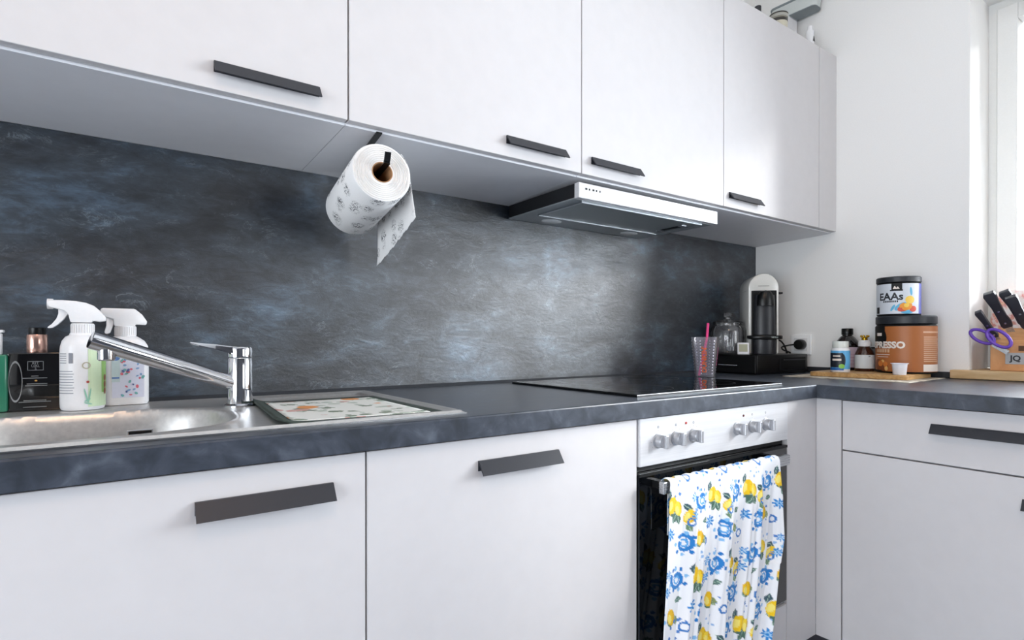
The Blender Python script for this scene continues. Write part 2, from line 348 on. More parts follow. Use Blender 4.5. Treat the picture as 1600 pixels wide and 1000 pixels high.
# ------------------------------------------------------------------ backsplash and worktop
bs = obj('backsplash', B((-2.95, -.0005, -.008, -.0004, .9002, ZUB-.0003)), M_plaster)
tag(bs, 'dark blue-grey slate plaster effect panel behind the sink and hob', 'backsplash')
SX0, SX1, SY0, SY1 = -2.655, -1.794, -.553, -.066     # sink outline
HX = (SX0+.02, SX1-.02, SY0+.02, SY1-.02)
wt = thing('worktop', 'dark slate grey laminate worktop running round the corner', 'worktop', (-.3255, -.2965, ZB))
o = (-.3255, -.2965, ZB)
xs = [-2.95, HX[0], HX[1], XE, 0]; ys = [-2.45, YC, HX[2], HX[3], -.008]
skip = lambda x, y: (x < XE and y < YC) or (HX[0] < x < HX[1] and HX[2] < y < HX[3])
bm = plate(xs, ys, skip, ZB, ZT, lambda x, y, z: (x-o[0], y-o[1], z-o[2]))
bmesh.ops.recalc_face_normals(bm, faces=bm.faces[:])
es = [e for e in bm.edges if all(abs(v.co.z-(ZT-ZB)) < 1e-5 for v in e.verts) and (all(abs(v.co.y+o[1]-YC) < 1e-5 and v.co.x+o[0] <= XE+1e-5 for v in e.verts) or all(abs(v.co.x+o[0]-XE) < 1e-5 and v.co.y+o[1] <= YC+1e-5 for v in e.verts))]
bmesh.ops.bevel(bm, geom=es, offset=.003, segments=2, profile=.5, affect='EDGES')
obj('slab', bm, M_wt, wt)
obj('sealing_strip', B((-.012-o[0], -.0005-o[0], -.719-o[1], -.009-o[1], ZT-o[2], .921-o[2]), bev=.002), mat('strip_dark', '#2B2E33', .45), wt)
obj('rear_sealing_strip', prism([(-.0085-o[1], ZT-o[2]), (-.016-o[1], ZT-o[2]), (-.0085-o[1], ZT+.008-o[2])], -2.95-o[0], -.013-o[0]), mat('strip_dark', '#2B2E33', .45), wt)

# ------------------------------------------------------------------ cabinets
def handle_bm(x0, x1, zt, y=-FT, drop=.021, out=.017):
    t = .0028
    return prism([(y+.0005, zt+.002), (y-.004, zt+.002), (y-out-t, zt-drop), (y-out, zt-drop-.0008), (y-.003, zt-.003), (y-.0005, zt-.016), (y+.0005, zt-.016)], x0, x1)
def front(parent, name, x0, x1, z0, z1, handle=None):
    d = obj(name, B((x0+.0015, x1-.0015, -FT, 0, z0, z1), bev=.0012), M_front, parent)
    if handle:
        h = obj('handle', handle_bm(*handle), M_handle, d); h['label'] = 'slanted anthracite bar handle'
    return d
def base_unit(name, label, cat, x, w, loc=None, rz=0, group=None):
    return thing(name, label, cat, (x, YF+FT, .168) if loc is None else loc, rz, group)
zb = .168; H = ZB-zb-.003
sc = base_unit('sink_cabinet', 'white base cabinet below the sink', 'cabinet', XB[0], .6)
bt = .016
obj('carcass', B((0, bt, .002, .55, 0, H), (.6-bt, .6, .002, .55, 0, H), (bt, .6-bt, .002, .55, 0, bt), (bt, .6-bt, .534, .55, bt, H-.2)), M_carc, sc)
front(sc, 'door', 0, .6, 0, H-.001, (XB[1]-.229-XB[0], XB[1]-.051-XB[0], .818-zb))
dw = base_unit('dishwasher', 'built-in dishwasher behind a white front below the drainer', 'dishwasher', XB[1], .6)
obj('body', B((.003, .597, .002, .55, 0, H-.004)), mat('grey_appliance', '#4C4F54', .5), dw)
front(dw, 'door', 0, .6, 0, H-.001, (.200, .379, .818-zb))
# corner fillers
cf = thing('corner_filler', 'white inside-corner filler between the oven and the drawer unit', 'filler panel', (XF, YF, zb))
obj('panel', B((XB[3]-XF+.0015, 0, 0, FT, 0, H), bev=.0008), M_front, cf)
obj('panel', B((0, FT, -.6515-YF+.002, 0, 0, H), bev=.0008), M_front, cf)
# drawer unit on the right run, local x runs towards the viewer
ru = base_unit('drawer_cabinet', 'white base cabinet with drawer over door under the window worktop', 'cabinet', 0, .6, (XF+FT, -.6515, zb), -PI/2)
obj('carcass', B((.001, .599, .002, .56, 0, H)), M_carc, ru)
zg = .7191-zb
front(ru, 'drawer', 0, .6, zg+.002, H-.001, (.212, .392, .817-zb))
d = front(ru, 'door', 0, .6, 0, zg-.002, None)
h = obj('handle', handle_bm(.386, .562, .668-zb), M_handle, d)
structure('trim_2', B((XB[0], -.56, -.53, -.515, 0, .166)), M_plinth)
structure('trim_3', B((-.575, -.56, -1.35, -.53, 0, .166)), M_plinth)

# wall cabinets
def wall_unit(label, x0, x1, h0, h1, name='wall_cabinet'):
    t = thing(name, label, 'cabinet', (x0, YU+FT, ZUB), group='wall cabinets in a row'); w = x1-x0
    y1 = -.009-(YU+FT)
    obj('carcass', B((0, w, .0015, y1, .016, ZUT-ZUB-.004)), M_carc, t)
    obj('bottom_panel', prism([(.0012, .0116), (y1, 0), (y1, .0158), (.0012, .0158)], .0006, w-.0006), M_carc, t)
    d = obj('door', B((.0016, w-.0016, -FT, 0, ZUD-ZUB+.0015, ZUT-ZUB), bev=.0012), M_front, t)
    if h0: obj('handle', handle_bm(h0-x0, h1-x0, 1.4965-ZUB), M_handle, d)
    return t
wall_unit('white wall cabinet above the sink and soap bottles', XU[0], XU[1], -2.163, -1.988)
wall_unit('white wall cabinet above the hanging paper roll', XU[1], XU[2], -1.565, -1.388)
hc = wall_unit('white wall cabinet above the extractor hood', XU[2], XU[3], -1.300, -1.118)
wall_unit('white wall cabinet above the coffee machine', XU[3], XU[4], -.705, -.530)
t = thing('wall_cabinet_filler', 'narrow white filler between the last wall cabinet and the side wall', 'filler panel', (XU[4], YU, ZUB))
obj('panel', B((.0012, -XU[4]-.0005, 0, .018, ZUD-ZUB+.0015, ZUT-ZUB), bev=.0008), M_front, t)
obj('bottom_panel', prism([(.0192, .0116), (-YU-.009, 0), (-YU-.009, .0158), (.0192, .0158)], .0006, -XU[4]-.0005), M_carc, t)

# ------------------------------------------------------------------ extractor hood
hx0, hx1, hzb = -1.327, -.745, 1.3945
hd = thing('extractor_hood', 'slim built-in extractor hood with steel front strip', 'hood', (hx0, -.012, hzb)); w = hx1-hx0
obj('body', B((.002, w-.002, -.296, 0, .004, ZUB-hzb), bev=.0015), mat('hood_side_black', '#191A1D', .4), hd)
obj('base_plate', B((0, w, -.300, 0, 0, .0038), bev=.001), M_hood, hd)
fs = obj('front_strip', B((-.002, w+.002, -.318, -.3005, 0, ZUB-hzb-.001), bev=.0015), M_panel, hd)
f = onto(None, .0004, yflat=-.318)
bm = bmesh.new()
for i in range(5): d_rect(bm, f, .020+i*.0125, .020+i*.0125+(.007 if i in (0, 2) else .0045), .0225, .0275, 1)
obj('button_marks', bm, M_blackm, fs)
fl = obj('grease_filter', B((.040, w-.045, -.285, -.105, -.0022, -.0002)), M_filter, hd)
M_rim = mat('filter_rim', '#B8BDC2', .3, metal=.9)
obj('filter_rim', B((.034, w-.039, -.290, -.285, -.0034, -.0002), (.034, w-.039, -.105, -.099, -.0045, -.0002), (.034, .040, -.285, -.105, -.0034, -.0002), (w-.045, w-.039, -.285, -.105, -.0034, -.0002)), M_rim, fl)
obj('filter_catch', B((w-.085, w-.070, -.235, -.165, -.0042, -.0022)), M_blackm, fl)
[obj('catch_end', B((w-.090, w-.066, a, b, -.0042, -.0022)), M_rim, fl) for a, b in ((-.252, -.236), (-.164, -.150))]
for x in (.125, w-.115): obj('lamp', lathe([(0, -.0030), (.026, -.0030), (.030, -.0015), (.030, -.0003)], 28, (x, -.052, 0), 1.15, .8), mat('lamp_glass', '#E4E8EA', .25), hd, True)

# ------------------------------------------------------------------ paper roll on its holder
ax0 = Vector((-1.864, -.343, 1.363)); ax1 = Vector((-1.845, -.112, 1.334)); ad = (ax1-ax0); RL = ad.length; adn = ad.normalized()
R0 = .0605
q = adn.to_track_quat('Z', 'Y'); RM = Matrix.Translation(ax0) @ q.to_matrix().to_4x4()
hol = thing('paper_roll_holder', 'black flat metal holder under the wall cabinet', 'holder', (-1.865, -.2, ZUB))
def rel(p, o): return [Vector(x)-Vector(o) for x in p]
c0 = ax0+Vector((0, 0, .013))
pts = [(-1.866, -.333, ZUB+.0092), (-1.838, -.10, ZUB+.0018), (-1.834, -.082, ZUB-.002), (-1.833, -.076, ZUB-.012), (-1.836, -.076, 1.37), (-1.838, -.080, 1.352), (-1.840, -.095, 1.3485), (-1.850, -.2, 1.3595), (-1.862, -.352, 1.3745), (-1.8625, -.360, 1.3775), (-1.863, -.366, 1.384), (-1.8635, -.371, 1.396)]
obj('bracket', strip(smooth_path(rel(pts, (-1.865, -.2, ZUB)), 5), .012, .003), M_black, hol)
def roll_mat():
    m = bpy.data.materials.new('printed_kitchen_paper'); m.use_nodes = True; nt = m.node_tree; b = nt.nodes['Principled BSDF']; L = nt.links.new
    tc = nt.nodes.new('ShaderNodeTexCoord')
    mp = nt.nodes.new('ShaderNodeMapping'); mp.inputs['Scale'].default_value = (1, 1, .8); L(tc.outputs['Object'], mp.inputs[0])
    v = nt.nodes.new('ShaderNodeTexVoronoi'); v.inputs['Scale'].default_value = 27; v.inputs['Randomness'].default_value = .65; L(mp.outputs[0], v.inputs['Vector'])
    n = nt.nodes.new('ShaderNodeTexNoise'); n.inputs['Scale'].default_value = 95; n.inputs['Detail'].default_value = 5; n.inputs['Distortion'].default_value = 3; L(tc.outputs['Object'], n.inputs['Vector'])
    m1 = nt.nodes.new('ShaderNodeMapRange'); m1.inputs[1].default_value = .24; m1.inputs[2].default_value = .46; m1.inputs[3].default_value = 1; m1.inputs[4].default_value = 0; L(v.outputs['Distance'], m1.inputs[0])
    m2 = nt.nodes.new('ShaderNodeMapRange'); m2.inputs[1].default_value = .47; m2.inputs[2].default_value = .60; L(n.outputs[0], m2.inputs[0])
    mu = nt.nodes.new('ShaderNodeMath'); mu.operation = 'MULTIPLY'; L(m1.outputs[0], mu.inputs[0]); L(m2.outputs[0], mu.inputs[1])
    mx = nt.nodes.new('ShaderNodeMix'); mx.data_type = 'RGBA'; mx.inputs[6].default_value = rgb('#F0F0F0'); mx.inputs[7].default_value = rgb('#44474B'); L(mu.outputs[0], mx.inputs[0]); L(mx.outputs[2], b.inputs['Base Color'])
    b.inputs['Roughness'].default_value = .95
    e = nt.nodes.new('ShaderNodeTexNoise'); e.inputs['Scale'].default_value = 330; L(tc.outputs['Object'], e.inputs['Vector'])
    bp = nt.nodes.new('ShaderNodeBump'); bp.inputs['Strength'].default_value = .4; bp.inputs['Distance'].default_value = .002; L(e.outputs[0], bp.inputs['Height']); L(bp.outputs[0], b.inputs['Normal'])
    return m
M_roll = roll_mat()
pr_ = thing('paper_towel_roll', 'white kitchen paper roll with grey leaf print and a torn hanging sheet', 'paper roll', tuple(ax0)); pr_.rotation_mode = 'QUATERNION'; pr_.rotation_quaternion = q
pbm = lathe([(.0586, .0012), (R0, .006), (R0+.0004, RL*.5), (R0, RL-.005), (.058, RL), (.0215, RL)], 64, cap=False)
obj('end_face', lathe([(.0213, .03), (.0213, 0), (.030, .0012), (.040, 0), (.048, .0014), (.055, .0002), (.0586, .0012)], 64, cap=False), M_paper, pr_, True)
obj('paper', pbm, M_roll, pr_, True)
# wound layers on the end face, a slightly darker spiral
pts = [(r*math.cos(a), r*math.sin(a), -.0004) for a, r in [(k*.22, .024+.033*k/230) for k in range(231)]]
obj('wound_edge', tube(pts, .0006, 5), mat('paper_edge_tone', '#DCDAD6', .95), pr_, True)
obj('core', lathe([(.0212, -.001), (.0212, RL+.001), (.0195, RL+.001), (.0195, -.001), (.0212, -.001)], 40, cap=False), M_card, pr_, True)
# loose sheet leaves the roll over its right side and hangs down, torn off at a slant
Ri = RM.inverted()
xs_ = ax0.x+R0
def sheet(u, v):
    y = ax0.y+.004+(RL-.010)*u; base = ax0.lerp(ax1, u)
    ln = .078+.050*u+.0012*math.sin(37*u)+.0008*math.sin(91*u+1)
    s = v*(ln+.05)
    if s < .05:
        a = (1-s/.05)*.82; p = Vector((base.x+(R0+.0015)*math.cos(a), y, base.z+(R0+.0015)*math.sin(a)))
    else:
        h = s-.05; p = Vector((base.x+R0+.0015+.006*math.sin(h*18)+.010*h*(1-u)/.1-.006*h*u/.1, y+.004*math.sin(h*30), base.z-h))
    return Ri @ p
me = grid(36, 34, sheet)
sh = obj('loose_sheet', me, M_roll, pr_, True); md = sh.modifiers.new('thickness', 'SOLIDIFY'); md.thickness = .0006; md.offset = 0

# ------------------------------------------------------------------ sink
sk = thing('kitchen_sink', 'stainless steel inset sink with rounded bowl and ribbed drainer', 'sink', (SX0, SY0, ZT))
sst = lambda t: 0 if t <= 0 else 1 if t >= 1 else t*t*(3-2*t)
BCX, BCY, BA, BBb = -2.352, -.366, .212, .158
def sink_z(x, y):
    e = min(x-SX0, SX1-x, y-SY0, SY1-y); z = .0006+.0052*sst(e/.007)-.0014*sst((e-.012)/.012)
    d = (abs((x-BCX)/BA)**2.7+abs((y-BCY)/BBb)**2.7)**(1/2.7)
    z -= .155*sst((1.0-d)/.26)**.8
    z += .0018*math.exp(-((d-1.035)/.03)**2)
    # drainer recess
    g = min(x+2.075, -1.822-x, y+.530, -.100-y); k = sst(g/.014); z -= k*.006
    if k > .9: z += .0016*(math.sin((y+.53)*2*PI/.03) > .3)
    return z
nx, ny = 250, 146
fn = lambda u, v: (u*(SX1-SX0), v*(SY1-SY0), sink_z(SX0+u*(SX1-SX0), SY0+v*(SY1-SY0)))
obj('basin', grid(nx, ny, fn), M_sink, sk, True)
obj('rim_skirt', B((0, SX1-SX0, -.0006, .0006, .0002, .0022), (SX1-SX0-.0006, SX1-SX0+.0006, 0, SY1-SY0, .0002, .0022)), M_steel, sk)
oz = -.030
ov = obj('overflow', B((-2.281-SX0, -2.247-SX0, -.2355-SY0, -.228-SY0, oz-.011, oz+.001), bev=.0015), M_blackm, sk)
obj('overflow_frame', B((-2.283-SX0, -2.245-SX0, -.2345-SY0, -.229-SY0, oz-.0130, oz+.0030), bev=.001), M_chrome, ov)

# mixer tap
tx, ty = -2.106, -.240
tp = thing('mixer_tap', 'chrome single lever mixer tap with long slanted spout', 'tap', (tx, ty, ZT+.004))
obj('column', lathe([(0, 0), (.0275, 0), (.0275, .003), (.0225, .006), (.0215, .030), (.0212, .090), (.0205, .0915), (0, .0915)], 40), M_chrome, tp, True)
top = lathe([(0, .0930), (.0212, .0930), (.0215, .1080), (.0200, .1120), (0, .1125)], 40)
lv = obj('lever', top, M_chrome, tp, True)
dv = Vector((-.80, -.08, 0)).normalized(); sv = Vector((-dv.y, dv.x, 0))
bm = bmesh.new()
secs = [(-.004, .0165, .0955, .1125), (.020, .0150, .1000, .1135), (.045, .0115, .1075, .1170), (.070, .0090, .1135, .1195), (.086, .0070, .1185, .1215)]
rings = [[bm.verts.new(dv*s+sv*a+Vector((0, 0, z))) for a, z in ((-w2, z0), (w2, z0), (w2*.8, z1), (-w2*.8, z1))] for s, w2, z0, z1 in secs]
for a, b in zip(rings, rings[1:]):
    for i in range(4): bm.faces.new([a[i], a[(i+1) % 4], b[(i+1) % 4], b[i]])
bm.faces.new(rings[0][::-1]); bm.faces.new(rings[-1])
bmesh.ops.recalc_face_normals(bm, faces=bm.faces[:]); bmesh.ops.bevel(bm, geom=bm.edges[:], offset=.0018, segments=2, affect='EDGES')
obj('lever_arm', bm, M_chrome, lv, True)
p0 = Vector((0, 0, .040)); p1 = Vector((-2.331-tx, -.290-ty, 1.0300-ZT-.004)); dd = (p1-p0).normalized()
sp = obj('spout', lathe_dir([(0, .01), (.0138, .01), (.0142, .1), (.0148, (p1-p0).length-.004), (.0142, (p1-p0).length), (0, (p1-p0).length+.0002)], p0, dd, 32), M_chrome, tp, True)
pe = p1-dd*.022-Vector((0, 0, .010))
ae = obj('aerator', lathe([(0, -.017), (.0100, -.017), (.0124, -.0145), (.0124, .004), (.009, .008), (0, .008)], 28, tuple(pe)), M_chrome, sp, True)
obj('indicator_dot', lathe_dir([(0, .021), (.0028, .021), (.0028, .0222), (0, .0224)], (0, 0, .101), (-.85, -.5, 0), 14), M_black, lv, True)

# drying mat on the drainer
def mat_print():
    m = bpy.data.materials.new('floral_mat_print'); m.use_nodes = True; nt = m.node_tree; b = nt.nodes['Principled BSDF']; L = nt.links.new
    tc = nt.nodes.new('ShaderNodeTexCoord'); cur = None
    base = rgb('#DCDEDA')
    for sc_, th, col, seed, dist in ((34, .30, '#AEB9AF', 3, 1.5), (26, .27, '#6E7E6C', 9, 2.5), (21, .22, '#C99A92', 17, 2), (15, .26, '#D98A3C', 25, 1)):
        mp = nt.nodes.new('ShaderNodeMapping'); mp.inputs['Location'].default_value = (seed, seed*.7, 0); mp.inputs['Scale'].default_value = (1, .8, 0); L(tc.outputs['Object'], mp.inputs[0])
        nz = nt.nodes.new('ShaderNodeTexNoise'); nz.inputs['Scale'].default_value = 60; L(mp.outputs[0], nz.inputs['Vector'])
        ad_ = nt.nodes.new('ShaderNodeMix'); ad_.data_type = 'VECTOR'; ad_.inputs[0].default_value = .012*dist; L(mp.outputs[0], ad_.inputs[4]); L(nz.outputs[1], ad_.inputs[5])
        v = nt.nodes.new('ShaderNodeTexVoronoi'); v.inputs['Scale'].default_value = sc_; L(ad_.outputs[1], v.inputs['Vector'])
        r = nt.nodes.new('ShaderNodeMapRange'); r.inputs[1].default_value = th; r.inputs[2].default_value = th+.05; r.inputs[3].default_value = .92; r.inputs[4].default_value = 0; L(v.outputs['Distance'], r.inputs[0])
        g = nt.nodes.new('ShaderNodeSeparateColor'); L(v.outputs['Color'], g.inputs[0]); gt = nt.nodes.new('ShaderNodeMath'); gt.operation = 'GREATER_THAN'; gt.inputs[1].default_value = .22 if sc_ > 15 else .45; L(g.outputs[0], gt.inputs[0])
        mu = nt.nodes.new('ShaderNodeMath'); mu.operation = 'MULTIPLY'; L(r.outputs[0], mu.inputs[0]); L(gt.outputs[0], mu.inputs[1])
        mx = nt.nodes.new('ShaderNodeMix'); mx.data_type = 'RGBA'; L(mu.outputs[0], mx.inputs[0]); mx.inputs[7].default_value = rgb(col)
        if cur is None: mx.inputs[6].default_value = base
        else: L(cur, mx.inputs[6])
        cur = mx.outputs[2]
    L(cur, b.inputs['Base Color']); b.inputs['Roughness'].default_value = .85; return m
dm = thing('drying_mat', 'white floral dish drying mat with dark green border on the sink drainer', 'mat', (-1.955, -.36, ZT+.0005))
MX0, MX1, MY0, MY1 = -2.092, -1.823, -.542, -.188
def matz(u, v): return .0008+.010*max(0, (.16-u)/.16)**2+.003*max(0, (.12-v)/.12)*(1-u)
def mat_sheet(u0, u1, v0, v1, off):
    def f(u, v):
        U = u0+(u1-u0)*u; V = v0+(v1-v0)*v
        return (MX0+(MX1-MX0)*U+.028*(V-.5)*(1-U)*1.0+1.955, MY0+(MY1-MY0)*V-.006*U+.36, matz(U, V)+off)
    return f
g1 = grid(30, 24, mat_sheet(0, 1, 0, 1, .0022)); o1 = obj('border', g1, mat('mat_green_border', '#343F3A', .85), dm, True); md = o1.modifiers.new('t', 'SOLIDIFY'); md.thickness = .004; md.offset = -1
o2 = obj('printed_field', grid(28, 24, mat_sheet(.085, .90, .06, .90, .0034)), mat_print(), dm, True); md = o2.modifiers.new('t', 'SOLIDIFY'); md.thickness = .001; md.offset = -1

# ------------------------------------------------------------------ bottles behind the sink
LZ = ZT+.0053
M_ink = mat('ink_grey', '#60646A', .6); M_silver = mat('foil_silver', '#A9ABAC', .35, metal=.8)
# green
gb = thing('soap_bottle', 'green square bottle with white pump cap beside the black bottle', 'bottle', (-2.481, -.100, LZ), -.03)
obj('body', B((-.031, .031, -.022, .022, 0, .099), bev=.004), mat('green_bottle', '#2C7A5F', .25, coat=.3), gb, True)
cp = obj('cap', lathe([(0, .099), (.021, .099), (.022, .101), (.022, .134), (.020, .136), (0, .136)], 32), M_shiny, gb, True)
obj('pump_head', B((-.024, .024, -.012, .012, .1362, .1415), bev=.002), M_shiny, cp, True)
# black
bb = thing('soap_bottle', 'black square bottle with rose gold and black cap', 'bottle', (-2.412, -.098, LZ), -.10)
obj('body', B((-.0370, .0370, -.023, .023, 0, .1015), bev=.0025), mat('black_gloss_bottle', '#08080A', .08, coat=.6), bb, True)
cp = obj('cap', lathe([(0, .1015), (.0142, .1015), (.0148, .103), (.0148, .1325), (.0142, .1335), (0, .1335)], 36, (-.001, 0, 0)), mat('rose_gold', '#D9AFA0', .22, metal=.9), bb, True)
obj('collar', lathe([(0, .1335), (.0118, .1335), (.0122, .1345), (.0122, .145), (.0114, .146), (0, .146)], 32, (-.001, 0, 0)), M_black, cp, True)
f = onto(None, .0005, yflat=-.023)
bm = bmesh.new(); z0, z1, a, b = .0705, .0865, -.010, .012
for e in ((a, b, z0, z0+.0008), (a, b, z1-.0008, z1), (a, a+.0008, z0, z1), (b-.0008, b, z0, z1)): d_rect(bm, f, *e)
for sx_, w_, z in ((.0, .034, .0565), (.0, .010, .0600), (.003, .028, .0465), (.002, .030, .0435), (.0, .031, .0175), (.0, .044, .0150), (.0, .032, .0060)): d_rect(bm, f, sx_-w_/2, sx_+w_/2, z, z+.0011)
obj('label_print', bm, M_silver, bb)
for k, s in enumerate(('RIT', 'UAL', 'S')): text('logo', s, .0064, f, M_silver, bb, .001, .0830-k*.0048)
bm = bmesh.new(); d_ell(bm, f, -.0262, .0515, .0095, .036, 0, 28, .90); obj('oval_outline', bm, M_silver, bb)
bm = bmesh.new(); d_ell(bm, f, .0015, .0525, .002, .0014); obj('gold_dot', bm, mat('gold_print', '#C79A52', .4), bb)

# spray bottle one: round, ribbed collar, curved trigger
s1 = thing('spray_bottle', 'white spray bottle with curved trigger and green leaf label', 'bottle', (-2.347, -.135, LZ), -.04)
R1 = .0330
obj('body', lathe([(0, 0), (.0305, 0), (.0325, .004), (R1, .012), (R1, .100), (.0322, .112), (.0298, .122), (.0248, .1295), (.0195, .1325), (.0185, .136), (0, .136)], 48), M_shiny, s1, True)
nb = bmesh.new(); merge(nb, lathe([(0, .134), (.0168, .134), (.0168, .1525), (.0155, .1535), (0, .1535)], 40))
for i in range(30):
    a = 2*PI*i/30; t_ = bmesh.new(); bmesh.ops.create_cube(t_, size=1, matrix=Matrix.Translation((.0169*math.cos(a), .0169*math.sin(a), .1435)) @ Matrix.Rotation(a, 4, 'Z') @ Matrix.Diagonal((.0012, .0018, .016, 1))); merge(nb, t_)
obj('collar', nb, M_whitem, s1)
k_ = 1/3850; zc = .140
def P(pts, cx, cz, k, z0): return [((x-cx)*k, (cz-y)*k+z0) for x, y in pts]
head = P([(440, 262), (428, 205), (408, 182), (330, 162), (318, 146), (319, 126), (330, 114), (400, 112), (470, 116), (525, 126), (568, 145), (605, 182), (634, 222), (634, 250), (600, 256), (560, 250), (555, 264)], 504, 320, k_, zc)
hd1 = obj('spray_head', prism(head, -.0115, .0115, 'y', bev=.003), M_shiny, s1, True)
trig = P([(374, 172), (432, 186), (428, 200), (404, 240), (368, 280), (342, 300), (320, 303), (316, 296), (340, 274), (364, 238), (374, 205)], 504, 320, k_, zc)
obj('trigger', prism(trig, -.0065, .0065, 'y', bev=.002), M_shiny, hd1, True)
obj('nozzle', lathe_dir([(0, 0), (.0085, 0), (.009, .001), (.009, .008), (0, .008)], ((322-504)*k_+.006, 0, (320-138)*k_+zc), (-1, 0, 0), 20), M_whitem, hd1, True)
f = onto(R1, .0004)
bm = bmesh.new(); d_rect(bm, f, .010, .062, .006, .108); obj('label', bm, mat('label_green_tint', '#CFE3BE', .5), s1)
f2 = onto(R1, .0008)
bm = bmesh.new(); d_rect(bm, f2, .033, .060, .030, .100); obj('label_band', bm, mat('label_leaf_green', '#93BE6C', .5), s1)
bm = bmesh.new()
for i in range(9): d_rect(bm, f2, -.040, -.012+.004*random.random(), .030+i*.0048, .0312+i*.0048)
d_rect(bm, f2, -.018, -.0115, .083, .101)
for i in range(5): d_rect(bm, f2, -.038, -.022, .083+i*.004, .0842+i*.004)
obj('label_print', bm, mat('label_grey_print', '#8A8E98', .6), s1)
bm = bmesh.new(); d_ell(bm, onto(R1, .0011), .0075, .079, .0062, .0062, 0, 20, .7); obj('label_seal', bm, mat('seal_beige', '#B9B39E', .6), s1)
bm = bmesh.new(); d_ell(bm, onto(R1, .0011), .0095, .050, .0022, .0022); obj('label_spot', bm, mat('spot_red', '#A8453E', .6), s1)
bm = bmesh.new()
for s_, z_, a_, b_, rr in ((.007, .026, .0012, .013, .2), (.012, .026, .0012, .013, -.15), (.009, .018, .005, .0014, .5), (.010, .012, .006, .0014, -.3)): d_ell(bm, onto(R1, .0011), s_, z_, a_, b_, rr)
obj('label_sprig', bm, mat('sprig_green', '#8FC3AC', .6), s1)
bm = bmesh.new()
for z_ in (.056, .044, .032): d_ell(bm, onto(R1, .0012), .042, z_, .004, .006)
obj('label_fruit', bm, mat('fruit_brown', '#8A5A46', .6), s1)

# spray bottle two: flat shoulders, angular head
s2 = thing('spray_bottle', 'white spray bottle with angular head and pink and blue speckled label', 'bottle', (-2.283, -.084, LZ), -.02)
bm = bmesh.new(); rings = []
for z, w_, d_, r_ in ((0, .070, .044, .014), (.004, .0755, .048, .016), (.098, .0755, .048, .016), (.112, .073, .046, .016), (.122, .062, .042, .016), (.128, .046, .036, .016), (.131, .036, .032, .0155)):
    rings.append([bm.verts.new((x, y, z)) for x, y in rrect(w_, d_, r_, 6)])
for a, b in zip(rings, rings[1:]):
    n = len(a)
    for i in range(n): bm.faces.new([a[i], a[(i+1) % n], b[(i+1) % n], b[i]])
bm.faces.new(rings[0][::-1]); bm.faces.new(rings[-1]); obj('body', bm, M_shiny, s2, True)
nb = bmesh.new(); merge(nb, lathe([(0, .130), (.0172, .130), (.0172, .1500), (.016, .151), (0, .151)], 36))
for i in range(28):
    a = 2*PI*i/28; t_ = bmesh.new(); bmesh.ops.create_cube(t_, size=1, matrix=Matrix.Translation((.0173*math.cos(a), .0173*math.sin(a), .1405)) @ Matrix.Rotation(a, 4, 'Z') @ Matrix.Diagonal((.0012, .0018, .016, 1))); merge(nb, t_)
obj('collar', nb, M_whitem, s2)
k_ = 1/3180
head = P([(708, 258), (704, 215), (642, 196), (640, 158), (650, 149), (812, 150), (850, 185), (876, 228), (870, 250), (815, 246), (812, 260)], 764, 325, k_, .129)
hd2 = obj('spray_head', prism(head, -.013, .013, 'y', bev=.0025), M_shiny, s2, True)
trig = P([(655, 192), (706, 205), (712, 225), (702, 258), (688, 300), (668, 306), (658, 298), (668, 255), (668, 225)], 764, 325, k_, .129)
obj('trigger', prism(trig, -.008, .008, 'y', bev=.002), M_shiny, hd2, True)
f = onto(None, .0004, yflat=-.024)
bm = bmesh.new(); d_rect(bm, f, -.021, .0300, .014, .098); obj('label', bm, mat('label_lilac', '#D5D8EA', .5), s2)
bm = bmesh.new(); d_rect(bm, onto(None, .0006, yflat=-.024), -.0215, -.0085, .044, .098); obj('label_panel', bm, mat('label_pale_teal', '#BFD0D4', .5), s2)
for nm, cl, n_, seed in (('speckle_pink', '#D86C7E', 11, 1), ('speckle_blue', '#7FA3CC', 14, 2), ('speckle_teal', '#74B0AE', 11, 3), ('speckle_navy', '#5E6A9E', 6, 4)):
    r_ = random.Random(seed); bm = bmesh.new()
    for i in range(n_):
        d_ell(bm, onto(None, .0008+.0001*seed, yflat=-.024), -.0065+.035*r_.random(), .017+.078*r_.random(), .0012+.0013*r_.random(), .0018+.002*r_.random(), r_.random()*3, 10)
    obj('label_speckle', bm, mat(nm, cl, .5), s2)
bm = bmesh.new(); d_ell(bm, onto(None, .0009, yflat=-.024), -.015, .090, .0065, .0055); d_rect(bm, onto(None, .0009, yflat=-.024), -.021, -.0095, .0505, .0535); obj('label_emblem', bm, mat('emblem_blue', '#5F7FB8', .5), s2)

# ------------------------------------------------------------------ hob
hb = thing('ceramic_hob', 'black glass ceramic hob with thin steel front trim set on the worktop', 'hob', (-1.046, -.298, ZT))
bm = B((-.298, .298, -.243, .238, .0008, .0062), bev=.0015)
obj('glass_plate', bm, M_hob, hb)
obj('front_trim', B((-.300, .300, -.2450, -.2434, .0044, .0056)), M_steel, hb)
obj('frame', B((-.300, .300, -.2444, -.2432, 0, .0042), (-.300, -.2982, -.2430, .240, 0, .0050), (.2982, .300, -.2430, .240, 0, .0062), (-.298, .298, .2382, .240, 0, .0062)), M_black, hb)
for x, y, r in ((-.15, -.11, .09), (.15, -.11, .072), (-.15, .11, .072), (.15, .11, .09)):
    bm = bmesh.new(); f_ = lambda s, z, x=x, y=y: (x+s, y+z, .00635); d_ell(bm, f_, 0, 0, r, r, 0, 48, .985); obj('zone_ring', bm, mat('ring_print', '#3C3F44', .3), hb)

